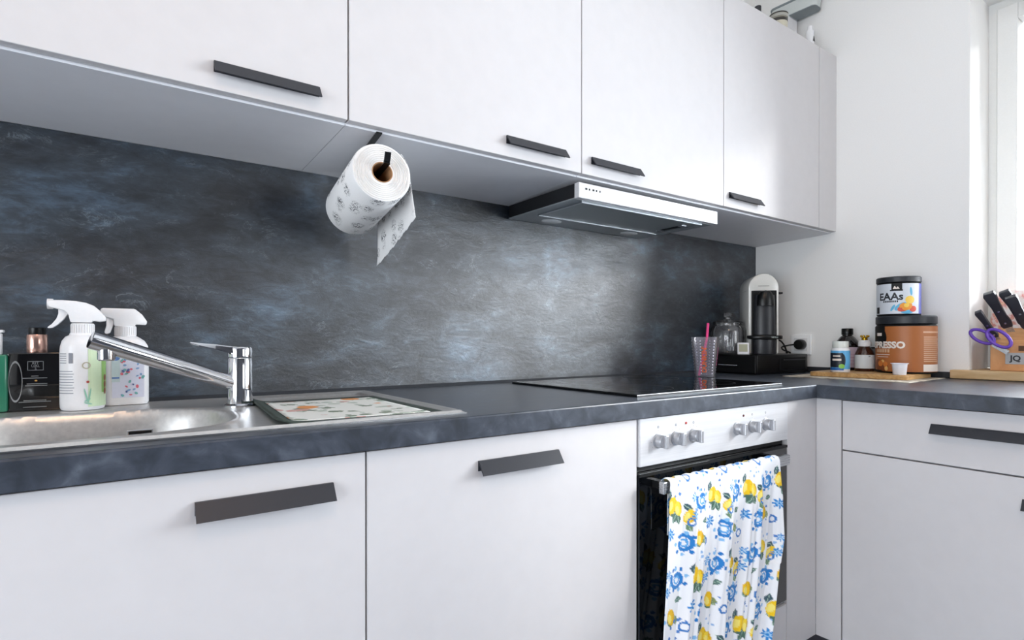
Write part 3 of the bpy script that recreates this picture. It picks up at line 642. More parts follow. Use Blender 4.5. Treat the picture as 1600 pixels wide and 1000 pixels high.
# ------------------------------------------------------------------ oven
ov = base_unit('built_in_oven', 'built-in oven with steel control panel and black glass door', 'oven', XB[2], .6); zb_ = zb
z = lambda a: a-zb_
obj('body', B((.004, .596, .012, .55, .005, H-.006)), mat('grey_appliance', '#4C4F54', .5), ov)
obj('control_panel', B((.0035, .5965, -FT-.004, .0115, z(.7555), z(.8595)), bev=.002), M_panel, ov)
obj('vent_gap', B((.006, .594, -.008, .0115, z(.742), z(.755))), M_blackm, ov)
YP = -FT-.004
KX = [.062, .122, .185, .358, .424, .486]
for i, x in enumerate(KX):
    kb = obj('knob', lathe_dir([(0, 0), (.0165, 0), (.0165, .0025), (.0145, .0040), (.0140, .016), (.0132, .0175), (0, .0178)], (x, YP, z(.8075)), (0, -1, 0), 36), M_knob, ov, True)
    obj('grip', B((x-.0042, x+.0042, YP-.0265, YP-.0170, z(.8075)-.0145, z(.8075)+.0145), bev=.0015), M_knob, kb)
f = onto(None, .0003, yflat=YP); M_pr = mat('panel_print', '#6D7076', .6)
bm = bmesh.new()
for x in KX:
    if x in (KX[3],): continue
    d_ell(bm, f, x, z(.8375), .0028, .0028, 0, 14, .55)
    for a in np.linspace(-2.2, 2.2, 9): d_ell(bm, f, x+.0225*math.sin(a), z(.8075)+.0225*math.cos(a), .0007, .0007, 0, 6)
obj('symbol_print', bm, M_pr, ov)
obj('indicator_lamp', lathe_dir([(0, 0), (.003, 0), (.0028, .0014), (0, .002)], (.158, YP, z(.8385)), (0, -1, 0), 16), mat('lamp_red', '#B5362C', .3), ov, True)
obj('indicator_lamp', lathe_dir([(0, 0), (.003, 0), (.0028, .0014), (0, .002)], (.386, YP, z(.8375)), (0, -1, 0), 16), mat('lamp_darkred', '#5A2A26', .3), ov, True)
od = obj('door', B((.0035, .5965, -FT-.002, .010, z(.312), z(.741)), bev=.002), M_oven, ov)
obj('door_top_trim', B((.0035, .5965, -FT-.0035, -FT-.0022, z(.7335), z(.7405))), M_blackm, od)
hz = .7155; hy0, hy1 = -.066, -.052           # handle bar (local y)
hb_ = obj('handle', B((.030, .478+.052, hy0, hy1, z(hz)-.013, z(hz)+.013), bev=.0015), M_steel, od); hb_['label'] = 'brushed steel bar handle'
obj('handle_bracket', B((.045, .063, hy1+.0002, -FT-.0022, z(hz)-.008, z(hz)+.008), (.497, .515, hy1+.0002, -FT-.0022, z(hz)-.008, z(hz)+.008)), M_blackm, hb_)
obj('drawer_front', B((.0015, .5985, -FT, .010, .001, z(.300)), bev=.0012), M_front, ov)
obj('drawer_top_trim', B((.003, .597, -.012, .009, z(.3005), z(.311))), M_steel, ov)

# ------------------------------------------------------------------ tea towel over the oven handle (drawn lemon print)
def towel_print(Wc, Hc, res):
    nx_, ny_ = int(Wc/res), int(Hc/res); X, Y = np.meshgrid((np.arange(nx_)+.5)*res, (np.arange(ny_)+.5)*res)
    img = np.ones((ny_, nx_, 3))*np.array(rgb('#EFF1F5')[:3])
    def blend(mask, col): img[mask] = np.array(rgb(col)[:3])
    def local(cx, cy, rot, flip=1):
        dx, dy = (X-cx)*flip, Y-cy; c, s = math.cos(rot), math.sin(rot); return dx*c+dy*s, -dx*s+dy*c
    def lemon(cx, cy, rot, sz, tone):
        u, v = local(cx, cy, rot); r2 = (u/(sz*.62))**2+(v/(sz*.86))**2
        tip = (np.abs(u) < sz*.16*(1.12-np.abs(v)/sz)) & (np.abs(v) < sz*1.12)
        body = (r2 < 1) | tip; blend(body, tone); blend(body & (((u+sz*.22)/(sz*.3))**2+((v-sz*.1)/(sz*.5))**2 < 1), '#F7E57A'); blend(body & (u > sz*.36), '#DDAE16')
    def leaf(cx, cy, rot, L_, col):
        u, v = local(cx, cy, rot); t = np.clip(u/L_, 0, 1); m_ = (u > 0) & (u < L_) & (np.abs(v) < .30*L_*np.sin(PI*t)); blend(m_, col); blend(m_ & (np.abs(v) < L_*.03), '#A9C4B2')
    def ring(cx, cy, r, w, col):
        d_ = np.hypot(X-cx, Y-cy); blend(np.abs(d_-r) < w, col)
    def flower(cx, cy, r, c1='#2E86CE', c2='#A7CDEC'):
        d_ = np.hypot(X-cx, Y-cy); a = np.arctan2(Y-cy, X-cx)
        blend(d_ < r*(.74+.26*np.cos(8*a)), c1); blend((d_ < r*.55*(.75+.25*np.cos(8*a+PI))) , c2); blend(d_ < r*.2, c1)
    def scroll(cx, cy, r, rot, flip):
        u, v = local(cx, cy, rot, flip); d_ = np.hypot(u, v); a = np.arctan2(v, u)
        blend((np.abs(d_-r*(.62+.06*a)) < r*.17) & (a > -2.9), '#2F80C8')
        blend((np.abs(d_-r*(.30+.03*a)) < r*.09), '#5DA6DF')
        for k in range(7):
            t = -2.4+k*.75; blend(np.hypot(u-r*math.cos(t), v-r*math.sin(t)) < r*.17, '#2677C0' if k % 2 else '#86BCE6')
    def dots(cx, cy, s, col, n, rr):
        for _ in range(n): blend(np.hypot(X-cx-rr.normal()*s, Y-cy-rr.normal()*s) < .0016+.0016*rr.random(), col)
    rr = np.random.default_rng(5); tx_, ty_ = .122, .138
    for j in range(-1, int(Hc/ty_)+2):
        for i in range(-1, int(Wc/tx_)+2):
            ox = i*tx_+(j % 2)*tx_*.5; oy = j*ty_
            for dx, dy in ((.02, .02), (.075, .055), (.11, .10), (.04, .115), (.09, .01), (.125, .055)): dots(ox+dx, oy+dy, .009, '#4C7FC4' if rr.random() < .6 else '#8FB4E0', 5, rr)
            scroll(ox+.030, oy+.040, .0205, .6, 1); scroll(ox+.103, oy+.112, .0205, 2.4, -1)
            flower(ox+.066, oy+.092, .0125); flower(ox+.128, oy+.030, .0095, '#4A97D6', '#CBE2F4')
            for a_ in (0, .9, -.9): leaf(ox+.084, oy+.052, 2.2+a_, .024, '#4F6F62')
            for a_ in (0, .8): leaf(ox+.010, oy+.120, -.9+a_, .022, '#56775F')
            leaf(ox+.030, oy+.105, 1.2, .020, '#8A9A6A'); leaf(ox+.058, oy+.030, -1.3, .022, '#46606A'); leaf(ox+.102, oy+.040, .6, .020, '#3E5B63')
            lemon(ox+.070, oy+.038, .25, .0185, '#F2C722'); lemon(ox+.087, oy+.045, -.35, .0160, '#F6D53A'); lemon(ox+.020, oy+.108, -.3, .0175, '#F0C01E')
            flower(ox+.004, oy+.062, .0105, '#3F8ED0', '#B9D7F0'); leaf(ox+.115, oy+.090, -2.0, .018, '#6C8A6B'); leaf(ox+.045, oy+.075, 2.8, .018, '#5C7B74'); lemon(ox+.112, oy+.062, .5, .0150, '#F4CC2C')
            ring(ox+.052, oy+.128, .0075, .0018, '#3B78BE'); ring(ox+.115, oy+.072, .006, .0016, '#3B78BE')
    return img
TW, TL = .425, .74
RES = .0020
img = towel_print(TW/1.12, TL/1.12, RES/1.12)
ny_, nx_ = img.shape[:2]
tw_o = Vector((XB[2]+.070, YF+FT, zb+z(hz)))        # towel origin: handle line
tw = thing('tea_towel', 'white tea towel with lemons and blue flowers draped over the oven handle', 'towel', tuple(tw_o))
ymid = (hy0+hy1)/2; BK = .12; Rr = .0098; over = PI*Rr; zt_ = .0085
verts = []
for j in range(ny_):
    s = j*RES
    for i in range(nx_):
        u = i/(nx_-1); x = -.026+u*(TW-.002)
        gather = .5+.5*min(1, abs(s-BK)/.12)
        fold = (.0075*math.sin(2*PI*(u*3.6+.06))+.0030*math.sin(2*PI*(u*9.3+.3+.25*s))+.0013*math.sin(2*PI*(u*21+1.3*s)))
        if s < BK:
            h = BK-s; amp = min(1, h/.05); x = x+.024*min(1, h/.03)*(1-u); yy = ymid+Rr+.0026+.3*fold*amp*.6+.002*amp; zz = zt_-h
            yy = min(yy, -FT-.0075)
        elif s < BK+over:
            a = (s-BK)/Rr; yy = ymid+(Rr+.0022)*math.cos(a); zz = zt_+(Rr*.55+.0022)*math.sin(a)+.0012*math.sin(2*PI*u*13)+.002
        else:
            h = s-BK-over; amp = min(1, h/.09); fl_ = fold*(.25+1.15*amp)*(1+h*.5)
            yy = ymid-Rr-.0022+min(0, fl_-.006*amp)-.010*h; zz = zt_-h*.995
            zz += -.004*amp*math.sin(2*PI*u*2.0)
            x = x-(.085+.045*u)*h-.12*u*max(0, h-.2)+.0035*math.sin(9*h+u*5)*amp
            if u > .93 and .10 < h < .25: x += .012*(1-abs(h-.19)/.09) if abs(h-.19) < .09 else 0
        verts.append((x, yy, zz))
me = bpy.data.meshes.new('cloth')
idx = np.arange(nx_*ny_).reshape(ny_, nx_)
faces = np.stack([idx[:-1, :-1], idx[:-1, 1:], idx[1:, 1:], idx[1:, :-1]], -1).reshape(-1, 4)
me.from_pydata(verts, [], faces.tolist()); me.update()
ca = me.color_attributes.new('print', 'FLOAT_COLOR', 'POINT')
cc = np.ones((ny_*nx_, 4), dtype=np.float32); cc[:, :3] = img.reshape(-1, 3)
ca.data.foreach_set('color', cc.ravel())
to = obj('cloth', me, attr_mat('lemon_cotton'), tw, True)
md = to.modifiers.new('thickness', 'SOLIDIFY'); md.thickness = .0009; md.offset = 0

# ------------------------------------------------------------------ tumbler with straw beside the hob
tb = thing('plastic_tumbler', 'clear plastic tumbler with orange lettering beside the hob', 'tumbler', (-.645, -.214, ZT+.0003), -.55)
prof = [(0, 0), (.031, 0), (.0325, .002), (.0465, .136), (.0478, .1385), (.0462, .1385), (.0445, .134), (.0305, .006), (0, .005)]
obj('cup', lathe(prof, 48), M_cup, tb, True)
fz = lambda s, zz: ((.0325+.0140*zz/.136+.0006)*math.sin(s/.040), -(.0325+.0140*zz/.136+.0006)*math.cos(s/.040), zz)
text('lettering', "DUNKIN'", .0215, fz, mat('orange_print', '#E2611F', .5), tb, -.018, .062, vertical=True, ex=.0006)
text('lettering', "DUNKIN'", .0150, fz, mat('pink_print', '#C9417D', .5), tb, .040, .072, vertical=True)
bm = bmesh.new()
for k in range(6):
    a0_ = k*PI/3+.3
    for zz in np.linspace(.015, .125, 12): d_ell(bm, lambda s, z_, a0_=a0_: fz(s+a0_*.04, z_), 0, zz, .0022, .0022, 0, 8)
obj('dotted_print', bm, mat('white_print', '#E9E6F2', .5), tb)
st = thing('drinking_straw', 'pink plastic straw standing in the clear tumbler', 'straw', (-.645, -.214, ZT+.0065), -.55)
obj('tube', tube([(-.020, .004, 0), (.006, 0, .128), (.0095, -.001, .180)], .0042, 12), mat('pink_plastic', '#EC2F83', .3), st, True)

# ------------------------------------------------------------------ capsule drawer, coffee machine, jar, thermometer
DX0, DX1, DY0, DY1, DH = -.372, -.046, -.252, -.030, .073
dr = thing('capsule_drawer', 'black capsule drawer box under the coffee machine', 'drawer box', ((DX0+DX1)/2, (DY0+DY1)/2, ZT+.0004), -.07)
hw, hdp = (DX1-DX0)/2, (DY1-DY0)/2
obj('body', B((-hw+.006, hw, -hdp, hdp, 0, DH), bev=.004), M_black, dr, True)
fr = obj('drawer_front', B((-hw, -hw+.0055, -hdp+.003, hdp-.003, .004, DH-.004), bev=.002), M_blackm, dr)
obj('pull', B((-hw-.0055, -hw-.0002, -.034, .052, .030, .0345), bev=.0012), M_chrome, fr)
obj('side_panel', B((-.02, hw-.018, -hdp-.0022, -hdp-.0002, .012, DH-.012), bev=.001), M_blackm, dr)
obj('side_rail', B((.0, hw-.022, -hdp-.0042, -hdp-.0024, .050, .0545), bev=.0006), mat('dark_grey_plastic', '#2A2C30', .4), dr)
DZ = ZT+DH+.0008
cm = thing('coffee_machine', 'white domed capsule coffee machine with black front on the drawer box', 'coffee machine', (-.197, -.139, DZ), -.80)
Wm, Dm, Hm = .112, .165, .312
arch = [(-Wm/2, 0), (Wm/2, 0)]+[(Wm/2*math.cos(a), Hm-Wm/2+Wm/2*math.sin(a)) for a in np.linspace(0, PI, 22)]
M_cream = mat('cream_white_gloss', '#DFDED8', .25, coat=.3)
obj('shell', prism(arch, -Dm/2, Dm/2, 'y', bev=.008), M_cream, cm, True)
fpoly = [(-.045, .002), (.045, .002), (.045, .245), (-.045, .245)]
ft = obj('front_column', prism(fpoly, -Dm/2-.010, -Dm/2-.0003, 'y', bev=.002), M_blackm, cm)
half = lathe([(0, 0), (.040, 0), (.0395, .060), (.037, .150), (.036, .152), (0, .152)], 40, (0, -Dm/2-.0105, .075), 1, .62)
obj('capsule_column', half, mat('charcoal_satin', '#24262B', .38), ft, True)
nose = lathe([(0, .060), (.018, .055), (.028, .040), (.031, .018), (.0315, 0), (0, 0)], 36, (0, -Dm/2-.028, .185), 1, .62)
obj('dispensing_head', nose, M_black, ft, True)
obj('head_seam', B((-.020, .020, -Dm/2-.0016, -Dm/2-.0002, .262, .2640)), mat('seam_grey', '#8F8E89', .5), cm)
obj('shell_joint', B((-Wm/2-.0008, -Wm/2-.0001, -Dm/2+.01, Dm/2-.01, .246, .2475), (Wm/2+.0001, Wm/2+.0008, -Dm/2+.01, Dm/2-.01, .246, .2475)), mat('seam_grey', '#8F8E89', .5), cm)
ring_ = obj('cup_support', lathe([(0, .058), (.062, .058), (.064, .060), (.064, .070), (.062, .072), (0, .072)], 40, (0, -Dm/2-.016, 0), 1, .55), M_black, cm, True)
fr2 = lambda s, zz: (.0648*math.sin(s/.064), -Dm/2-.016-.0648*.55*math.cos(s/.064), zz)
text('lettering', 'vertuo', .0105, fr2, mat('pale_print', '#B9C6C2', .4), ring_, .030, .0655)
obj('lever', B((Wm/2+.0005, Wm/2+.028, -.03, .0, .236, .243), bev=.002), M_black, cm)
obj('foot_column', lathe([(0, .001), (.040, .001), (.041, .004), (.040, .056), (0, .0575)], 36, (0, -Dm/2-.0105, 0), 1, .60), mat('charcoal_satin', '#24262B', .38), ft, True)

jr = thing('glass_jar', 'round glass storage jar with knobbed lid beside the coffee machine', 'jar', (-.320, -.084, DZ), 0)
jp = [(0, 0), (.058, 0), (.064, .006), (.066, .02), (.066, .090), (.062, .104), (.054, .112), (.054, .120), (.051, .120), (.0515, .111), (.059, .102), (.063, .089), (.063, .02), (.060, .008), (0, .006)]
obj('jar_body', lathe(jp, 48), M_glass, jr, True)
ld = obj('lid', lathe([(0, .1205), (.056, .1205), (.058, .1235), (.056, .127), (.030, .135), (.010, .138), (0, .138)], 44), M_glass, jr, True)
obj('knob', lathe([(0, .1382), (.009, .1382), (.009, .143), (.017, .148), (.018, .156), (.014, .162), (0, .164)], 28), M_glass, ld, True)
sg = thing('coffee_filter_stack', 'small bright metal scoop inside the glass jar', 'scoop', (-.316, -.094, DZ+.0068), 0)
sg.name = 'metal_scoop'
obj('bowl', lathe([(0, .001), (.014, .001), (.020, .006), (.022, .022), (.021, .022), (.019, .007), (.013, .003), (0, .003)], 26), M_chrome, sg, True)
obj('stem', tube([(.018, .006, .019), (.030, .010, .050), (.036, .012, .084)], .003, 8), M_chrome, sg, True)
th = thing('digital_thermometer', 'small white digital thermometer leaning on the glass jar', 'thermometer', (-.352, -.172, DZ+.0003), -.95)
def tilt(bm, a):
    bmesh.ops.rotate(bm, verts=bm.verts[:], cent=(0, 0, 0), matrix=Matrix.Rotation(a, 3, 'X')); return bm
bm = tilt(B((-.021, .021, 0, .010, 0, .046), bev=.003), -.22)
for v in bm.verts: v.co.x += .0
tcase = obj('case', bm, M_shiny, th, True)
obj('screen', tilt(B((-.0150, .0150, -.0008, .002, .010, .039), bev=.0006), -.22), mat('lcd_screen', '#A9AB93', .35), tcase)

# wall socket, plug and cord
so = thing('wall_socket', 'white wall socket beside the coffee machine', 'socket', (0, -.212, 1.010))
obj('plate', B((-.009, -.0003, -.042, .042, -.042, .042), bev=.003), mat('socket_white', '#FAFAFA', .3), so)
obj('insert', B((-.0115, -.0092, -.027, .027, -.027, .027), bev=.001), mat('socket_insert', '#E4E4E4', .4), so)
pl = thing('power_plug', 'black round plug and cord in the wall socket', 'plug', (-.012, -.218, 1.010))
obj('plug_body', lathe_dir([(0, 0), (.019, 0), (.021, .004), (.021, .026), (.018, .032), (0, .033)], (-.0002, 0, 0), (-1, 0, 0), 28), M_black, pl, True)
crd = [(-.030, .016, 0), (-.034, .028, -.002), (-.045, .046, -.006), (-.060, .052, -.012), (-.068, .040, -.022), (-.055, .026, -.030), (-.048, .022, -.0335)]
obj('cord', tube(smooth_path(crd, 8), .0033, 10), M_black, pl, True)
bpy.context.view_layer.update(); CMI = cm.matrix_world.inverted()
obj('power_cord', tube(smooth_path([CMI @ (Vector((-.10, -.16, DZ))+Vector(p)) for p in [(-.030, -.010, .058), (-.008, -.020, .052), (.010, -.026, .034), (.018, -.030, .014), (.022, -.032, .0036), (.036, -.020, .0036)]], 8), .0033, 10), M_black, cm, True)

# ------------------------------------------------------------------ placemat, cutting board and what stands on it
pm = obj('placemat', prism(rrect(.385, .330, .006), 0, .0016, 'z'), ramp_mat('placemat_print', [(.35, '#8E7E70'), (.5, '#C9BFAE'), (.62, '#DAD3C4')], (1, 1, 1), 22, 6, rough=.8)); pm.location = (-.203, -.523, ZT+.0003); pm.rotation_euler.z = PI/2+.03
tag(pm, 'thin cream patterned placemat under the wooden cutting board', 'placemat')
cb = obj('cutting_board', prism(rrect(.300, .245, .022), 0, .0150, 'z', bev=.002), M_oak); cb.location = (-.165, -.530, ZT+.0022); cb.rotation_euler.z = PI/2+.05
tag(cb, 'small wooden cutting board with rounded corners under the tubs and bottles', 'cutting board')
CZ = ZT+.0022+.0153
def faceto(x, y): return math.atan2(x-cam.location.x, -(cam.location.y-y))*0+(-math.atan2(x-cam.location.x, y-cam.location.y))
# large brown tub
x, y = -.098, -.617
T1 = thing('supplement_tub', 'large brown and black tub with espresso lettering', 'tub', (x, y, CZ), faceto(x, y)); R2 = .0865
obj('body', lathe([(0, 0), (R2-.004, 0), (R2-.001, .004), (R2, .010), (R2, .158), (R2-.004, .163), (0, .163)], 64), M_blackm, T1, True)
lid = obj('lid', lathe([(0, .1635), (R2-.003, .1635), (R2+.0005, .166), (R2+.0005, .188), (R2-.003, .192), (0, .192)], 64), mat('charcoal_lid', '#23272D', .45), T1, True)
f = onto(R2, .0007)
bm = bmesh.new(); d_rect(bm, f, -.175, .175, .006, .157); obj('label', bm, mat('label_brown', '#A86432', .45), T1)
f = onto(R2, .0013)
bm = bmesh.new(); d_rect(bm, f, -.135, -.062, .100, .157); d_ell(bm, f, -.080, .118, .024, .034); d_rect(bm, f, -.135, -.060, .006, .010); obj('label_black_field', bm, M_blackm, T1)
f = onto(R2, .0019)
M_prw = mat('print_white', '#E6DCD3', .5)
text('lettering', 'ESPRESSO', .030, f, M_prw, T1, -.066, .0935, ex=.0014)
bm = bmesh.new()
for k in range(6): d_rect(bm, f, -.100+k*.0095, -.0935+k*.0095, .0695, .0805)
obj('label_small_print', bm, mat('print_tan', '#CDA98A', .5), T1)
bm = bmesh.new(); d_rect(bm, f, -.105, -.045, .061, .0632); d_rect(bm, f, -.095, -.050, .0535, .0552); d_rect(bm, f, -.098, -.074, .125, .135); obj('label_print', bm, M_prw, T1)
for nm, cl, L_ in (('bean_brown', '#7A3F1C', ((-.092, .028, .020, .018), (-.066, .020, .016, .014))), ('caramel_orange', '#C9752F', ((-.080, .032, .011, .010), (-.060, .030, .008, .009))), ('cream_yellow', '#E0B36A', ((-.057, .016, .006, .008), (-.070, .040, .006, .005)))):
    bm = bmesh.new()
    for s_, zz, a_, b_ in L_: d_ell(bm, onto(R2, .0016+.0004*len(nm)/20), s_, zz, a_, b_)
    obj('label_picture', bm, mat(nm, cl, .5), T1)
bm = bmesh.new()
for i in range(13): d_rect(bm, f, .050, .105+.012*random.random(), .040+i*.0066, .0430+i*.0066)
d_rect(bm, f, .048, .120, .134, .1395); obj('label_small_print', bm, mat('print_pale_brown', '#D3A98A', .5), T1)
bm = bmesh.new(); d_rect(bm, f, .049, .118, .008, .031); obj('label_white_box', bm, M_prw, T1)
# smaller blue-white tub standing on the lid
x, y = -.112, -.600
T2 = thing('supplement_tub', 'smaller white labelled tub with fruit picture standing on the brown tub', 'tub', (x, y, CZ+.1925), faceto(x, y)+.1); R3 = .0630
obj('body', lathe([(0, 0), (R3-.003, 0), (R3-.0005, .003), (R3, .006), (R3, .1085), (R3-.003, .111), (0, .111)], 56), M_blackm, T2, True)
obj('lid', lathe([(0, .1113), (R3-.001, .1113), (R3+.0015, .113), (R3+.0015, .128), (R3-.001, .131), (0, .131)], 56), mat('charcoal_lid', '#23272D', .45), T2, True)
bm = bmesh.new(); d_rect(bm, onto(R3, .0005), -.150, .060, .006, .107); obj('label', bm, mat('label_ice', '#D6DCE4', .4), T2)
bm = bmesh.new(); d_rect(bm, onto(R3, .0005), .0605, .150, .006, .107); obj('label_side', bm, mat('label_violet', '#6A70C0', .4), T2)
f = onto(R3, .0010)
bm = bmesh.new(); d_rect(bm, f, -.026, .004, .086, .107); d_rect(bm, f, -.030, .006, .082, .0865); d_rect(bm, f, -.085, -.068, .008, .030); obj('label_black_field', bm, M_blackm, T2)
text('lettering', 'EAAs', .0335, f, mat('print_dark', '#23262C', .5), T2, -.030, .063, ex=.0010)
bm = bmesh.new()
for k in range(8): d_rect(bm, f, -.052+k*.0058, -.0480+k*.0058, .0445, .0505)
obj('label_small_print', bm, mat('print_dark', '#23262C', .5), T2)
bm = bmesh.new(); f5 = onto(R3, .0015)
for c_, h_ in ((-.0165, .0095), (-.0085, .0075)): bm.faces.new([bm.verts.new(f5(*q_)) for q_ in ((c_-.0055, .0890), (c_+.0055, .0890), (c_+.0010, .0890+h_), (c_-.0010, .0890+h_))])
obj('logo', bm, M_prw, T2)['kind'] = 'stuff'
for nm, cl, L_ in (('fruit_blue', '#5FB4DA', ((.000, .030, .020, .010, .6), (.018, .012, .018, .006, 0), (.030, .080, .004, .014, .1), (-.022, .026, .004, .012, -.5))), ('fruit_red', '#D8553F', ((.008, .024, .018, .010, .3), (.036, .022, .012, .010, 0))), ('fruit_orange', '#EE9A34', ((.018, .030, .016, .012, .5), (.004, .034, .010, .006, .8))), ('fruit_yellow', '#F6CE5A', ((.026, .052, .014, .013, 0), (.016, .034, .008, .007, .5)))):
    bm = bmesh.new()
    for s_, zz, a_, b_, r_ in L_: d_ell(bm, onto(R3, .0008+.0003*['fruit_blue', 'fruit_red', 'fruit_orange', 'fruit_yellow'].index(nm)), s_, zz, a_, b_, r_)
    obj('label_picture', bm, mat(nm, cl, .5), T2)
# pill bottle
x, y = -.222, -.462
T3 = thing('pill_bottle', 'small white screw-cap bottle with blue and black label', 'bottle', (x, y, CZ), faceto(x, y)); R4 = .0295
obj('body', lathe([(0, 0), (R4-.001, 0), (R4, .002), (R4, .072), (R4-.002, .080), (R4-.006, .084), (0, .084)], 44), M_shiny, T3, True)
obj('cap', lathe([(0, .0843), (.0245, .0843), (.0250, .086), (.0250, .105), (.0235, .107), (0, .107)], 40), mat('pale_cap', '#DDE2DC', .4), T3, True)
bm = bmesh.new(); d_rect(bm, onto(R4, .0005), -.044, .044, .010, .074); obj('label', bm, mat('label_sky_blue', '#5FAEE0', .4), T3)
bm = bmesh.new(); d_rect(bm, onto(R4, .0009), -.044, .008, .016, .066); d_ell(bm, onto(R4, .0009), .006, .040, .010, .024); obj('label_dark_field', bm, mat('label_navy', '#1C2430', .4), T3)
bm = bmesh.new(); d_rect(bm, onto(R4, .0012), -.044, .010, .006, .014); obj('label_band', bm, mat('label_royal_blue', '#2768B5', .4), T3)
bm = bmesh.new(); d_rect(bm, onto(R4, .0013), -.024, .000, .053, .0575); d_rect(bm, onto(R4, .0013), -.026, .003, .039, .046); obj('label_print', bm, M_prw, T3)
bm = bmesh.new(); d_ell(bm, onto(R4, .0022), .004, .020, .009, .008); obj('label_lime', bm, mat('lime_green', '#8CC653', .4), T3)
# dark bottle behind
x, y = -.058, -.412
T4 = thing('dark_bottle', 'tall dark bottle with black cap and pale pink label behind the pill bottle', 'bottle', (x, y, CZ), faceto(x, y)); R5 = .045
obj('body', lathe([(0, 0), (R5-.002, 0), (R5, .003), (R5, .088), (R5-.003, .098), (.024, .122), (.0165, .128), (.0165, .130), (0, .130)], 44), mat('dark_amber_glass', '#120C0C', .12, coat=.4), T4, True)
obj('cap', lathe([(0, .1303), (.0190, .1303), (.0195, .132), (.0195, .152), (.018, .154), (0, .154)], 36), M_black, T4, True)
bm = bmesh.new(); d_rect(bm, onto(R5, .0005), -.060, .060, .010, .085); obj('label', bm, mat('label_pink', '#CDB9C6', .5), T4)
bm = bmesh.new()
for i in range(4): d_rect(bm, onto(R5, .0009), .006, .030, .022+i*.012, .0235+i*.012)
obj('label_print', bm, mat('label_pink_print', '#B98AA4', .5), T4)
# brown syrup bottle with golden top
x, y = -.102, -.490
T5 = thing('syrup_bottle', 'brown glass bottle with white label and gold crown top', 'bottle', (x, y, CZ), faceto(x, y)); R6 = .0315
obj('body', lathe([(0, 0), (R6-.002, 0), (R6, .003), (R6, .058), (R6-.002, .064), (.021, .082), (.0165, .086), (.0165, .088), (0, .088)], 44), mat('amber_glass', '#3A1E14', .1, coat=.4), T5, True)
cp = obj('cap', lathe([(0, .0883), (.0200, .0883), (.0205, .090), (.0205, .104), (.0175, .106), (.0175, .110), (0, .110)], 36), M_whitem, T5, True)
M_gold = mat('gold_metal', '#C9A127', .22, metal=.9)
gm = bmesh.new(); merge(gm, lathe([(0, .1103), (.010, .1103), (.009, .118), (.013, .122), (0, .122)], 24))
for i in range(7):
    a = 2*PI*i/7; merge(gm, lathe([(0, -.0045), (.0032, -.0025), (.0040, 0), (.0032, .003), (0, .0045)], 10, (.0115*math.cos(a), .0115*math.sin(a), .1245)))
obj('crown_top', gm, M_gold, cp, True)
bm = bmesh.new(); d_rect(bm, onto(R6, .0005), -.040, .040, .010, .058); obj('label', bm, mat('label_paper', '#D9DFE2', .6), T5)
bm = bmesh.new(); d_rect(bm, onto(R6, .0009), .012, .018, .051, .0535); obj('label_print', bm, M_ink, T5)
# grey box behind the syrup bottle
gx = thing('small_box', 'small grey box with black lid edge between the syrup bottle and brown tub', 'box', (-.030, -.500, CZ), 0)
obj('carton', B((-.020, .016, -.024, .024, 0, .080), bev=.001), mat('grey_card', '#8E8D8C', .6), gx)
obj('lid_edge', B((-.0212, .017, -.025, .025, .0802, .0850), bev=.0005), M_blackm, gx)
# dosing cup
x, y = -.243, -.652
T6 = thing('dosing_cup', 'small white plastic dosing cup on the edge of the cutting board', 'cup', (x, y, CZ), faceto(x, y))
obj('cup', lathe([(0, 0), (.0175, 0), (.0182, .001), (.0210, .034), (.0245, .0352), (.0245, .0366), (.0205, .0366), (.0198, .034), (.0170, .0022), (0, .002)], 36), mat('milky_plastic', '#E3E6F0', .35), T6, True)

# ------------------------------------------------------------------ knife block on the sill
KB = Vector((.012, -.815, .9303))
kb = thing('knife_block', 'light wooden knife block on the pine window sill', 'knife block', tuple(KB), -PI/2)
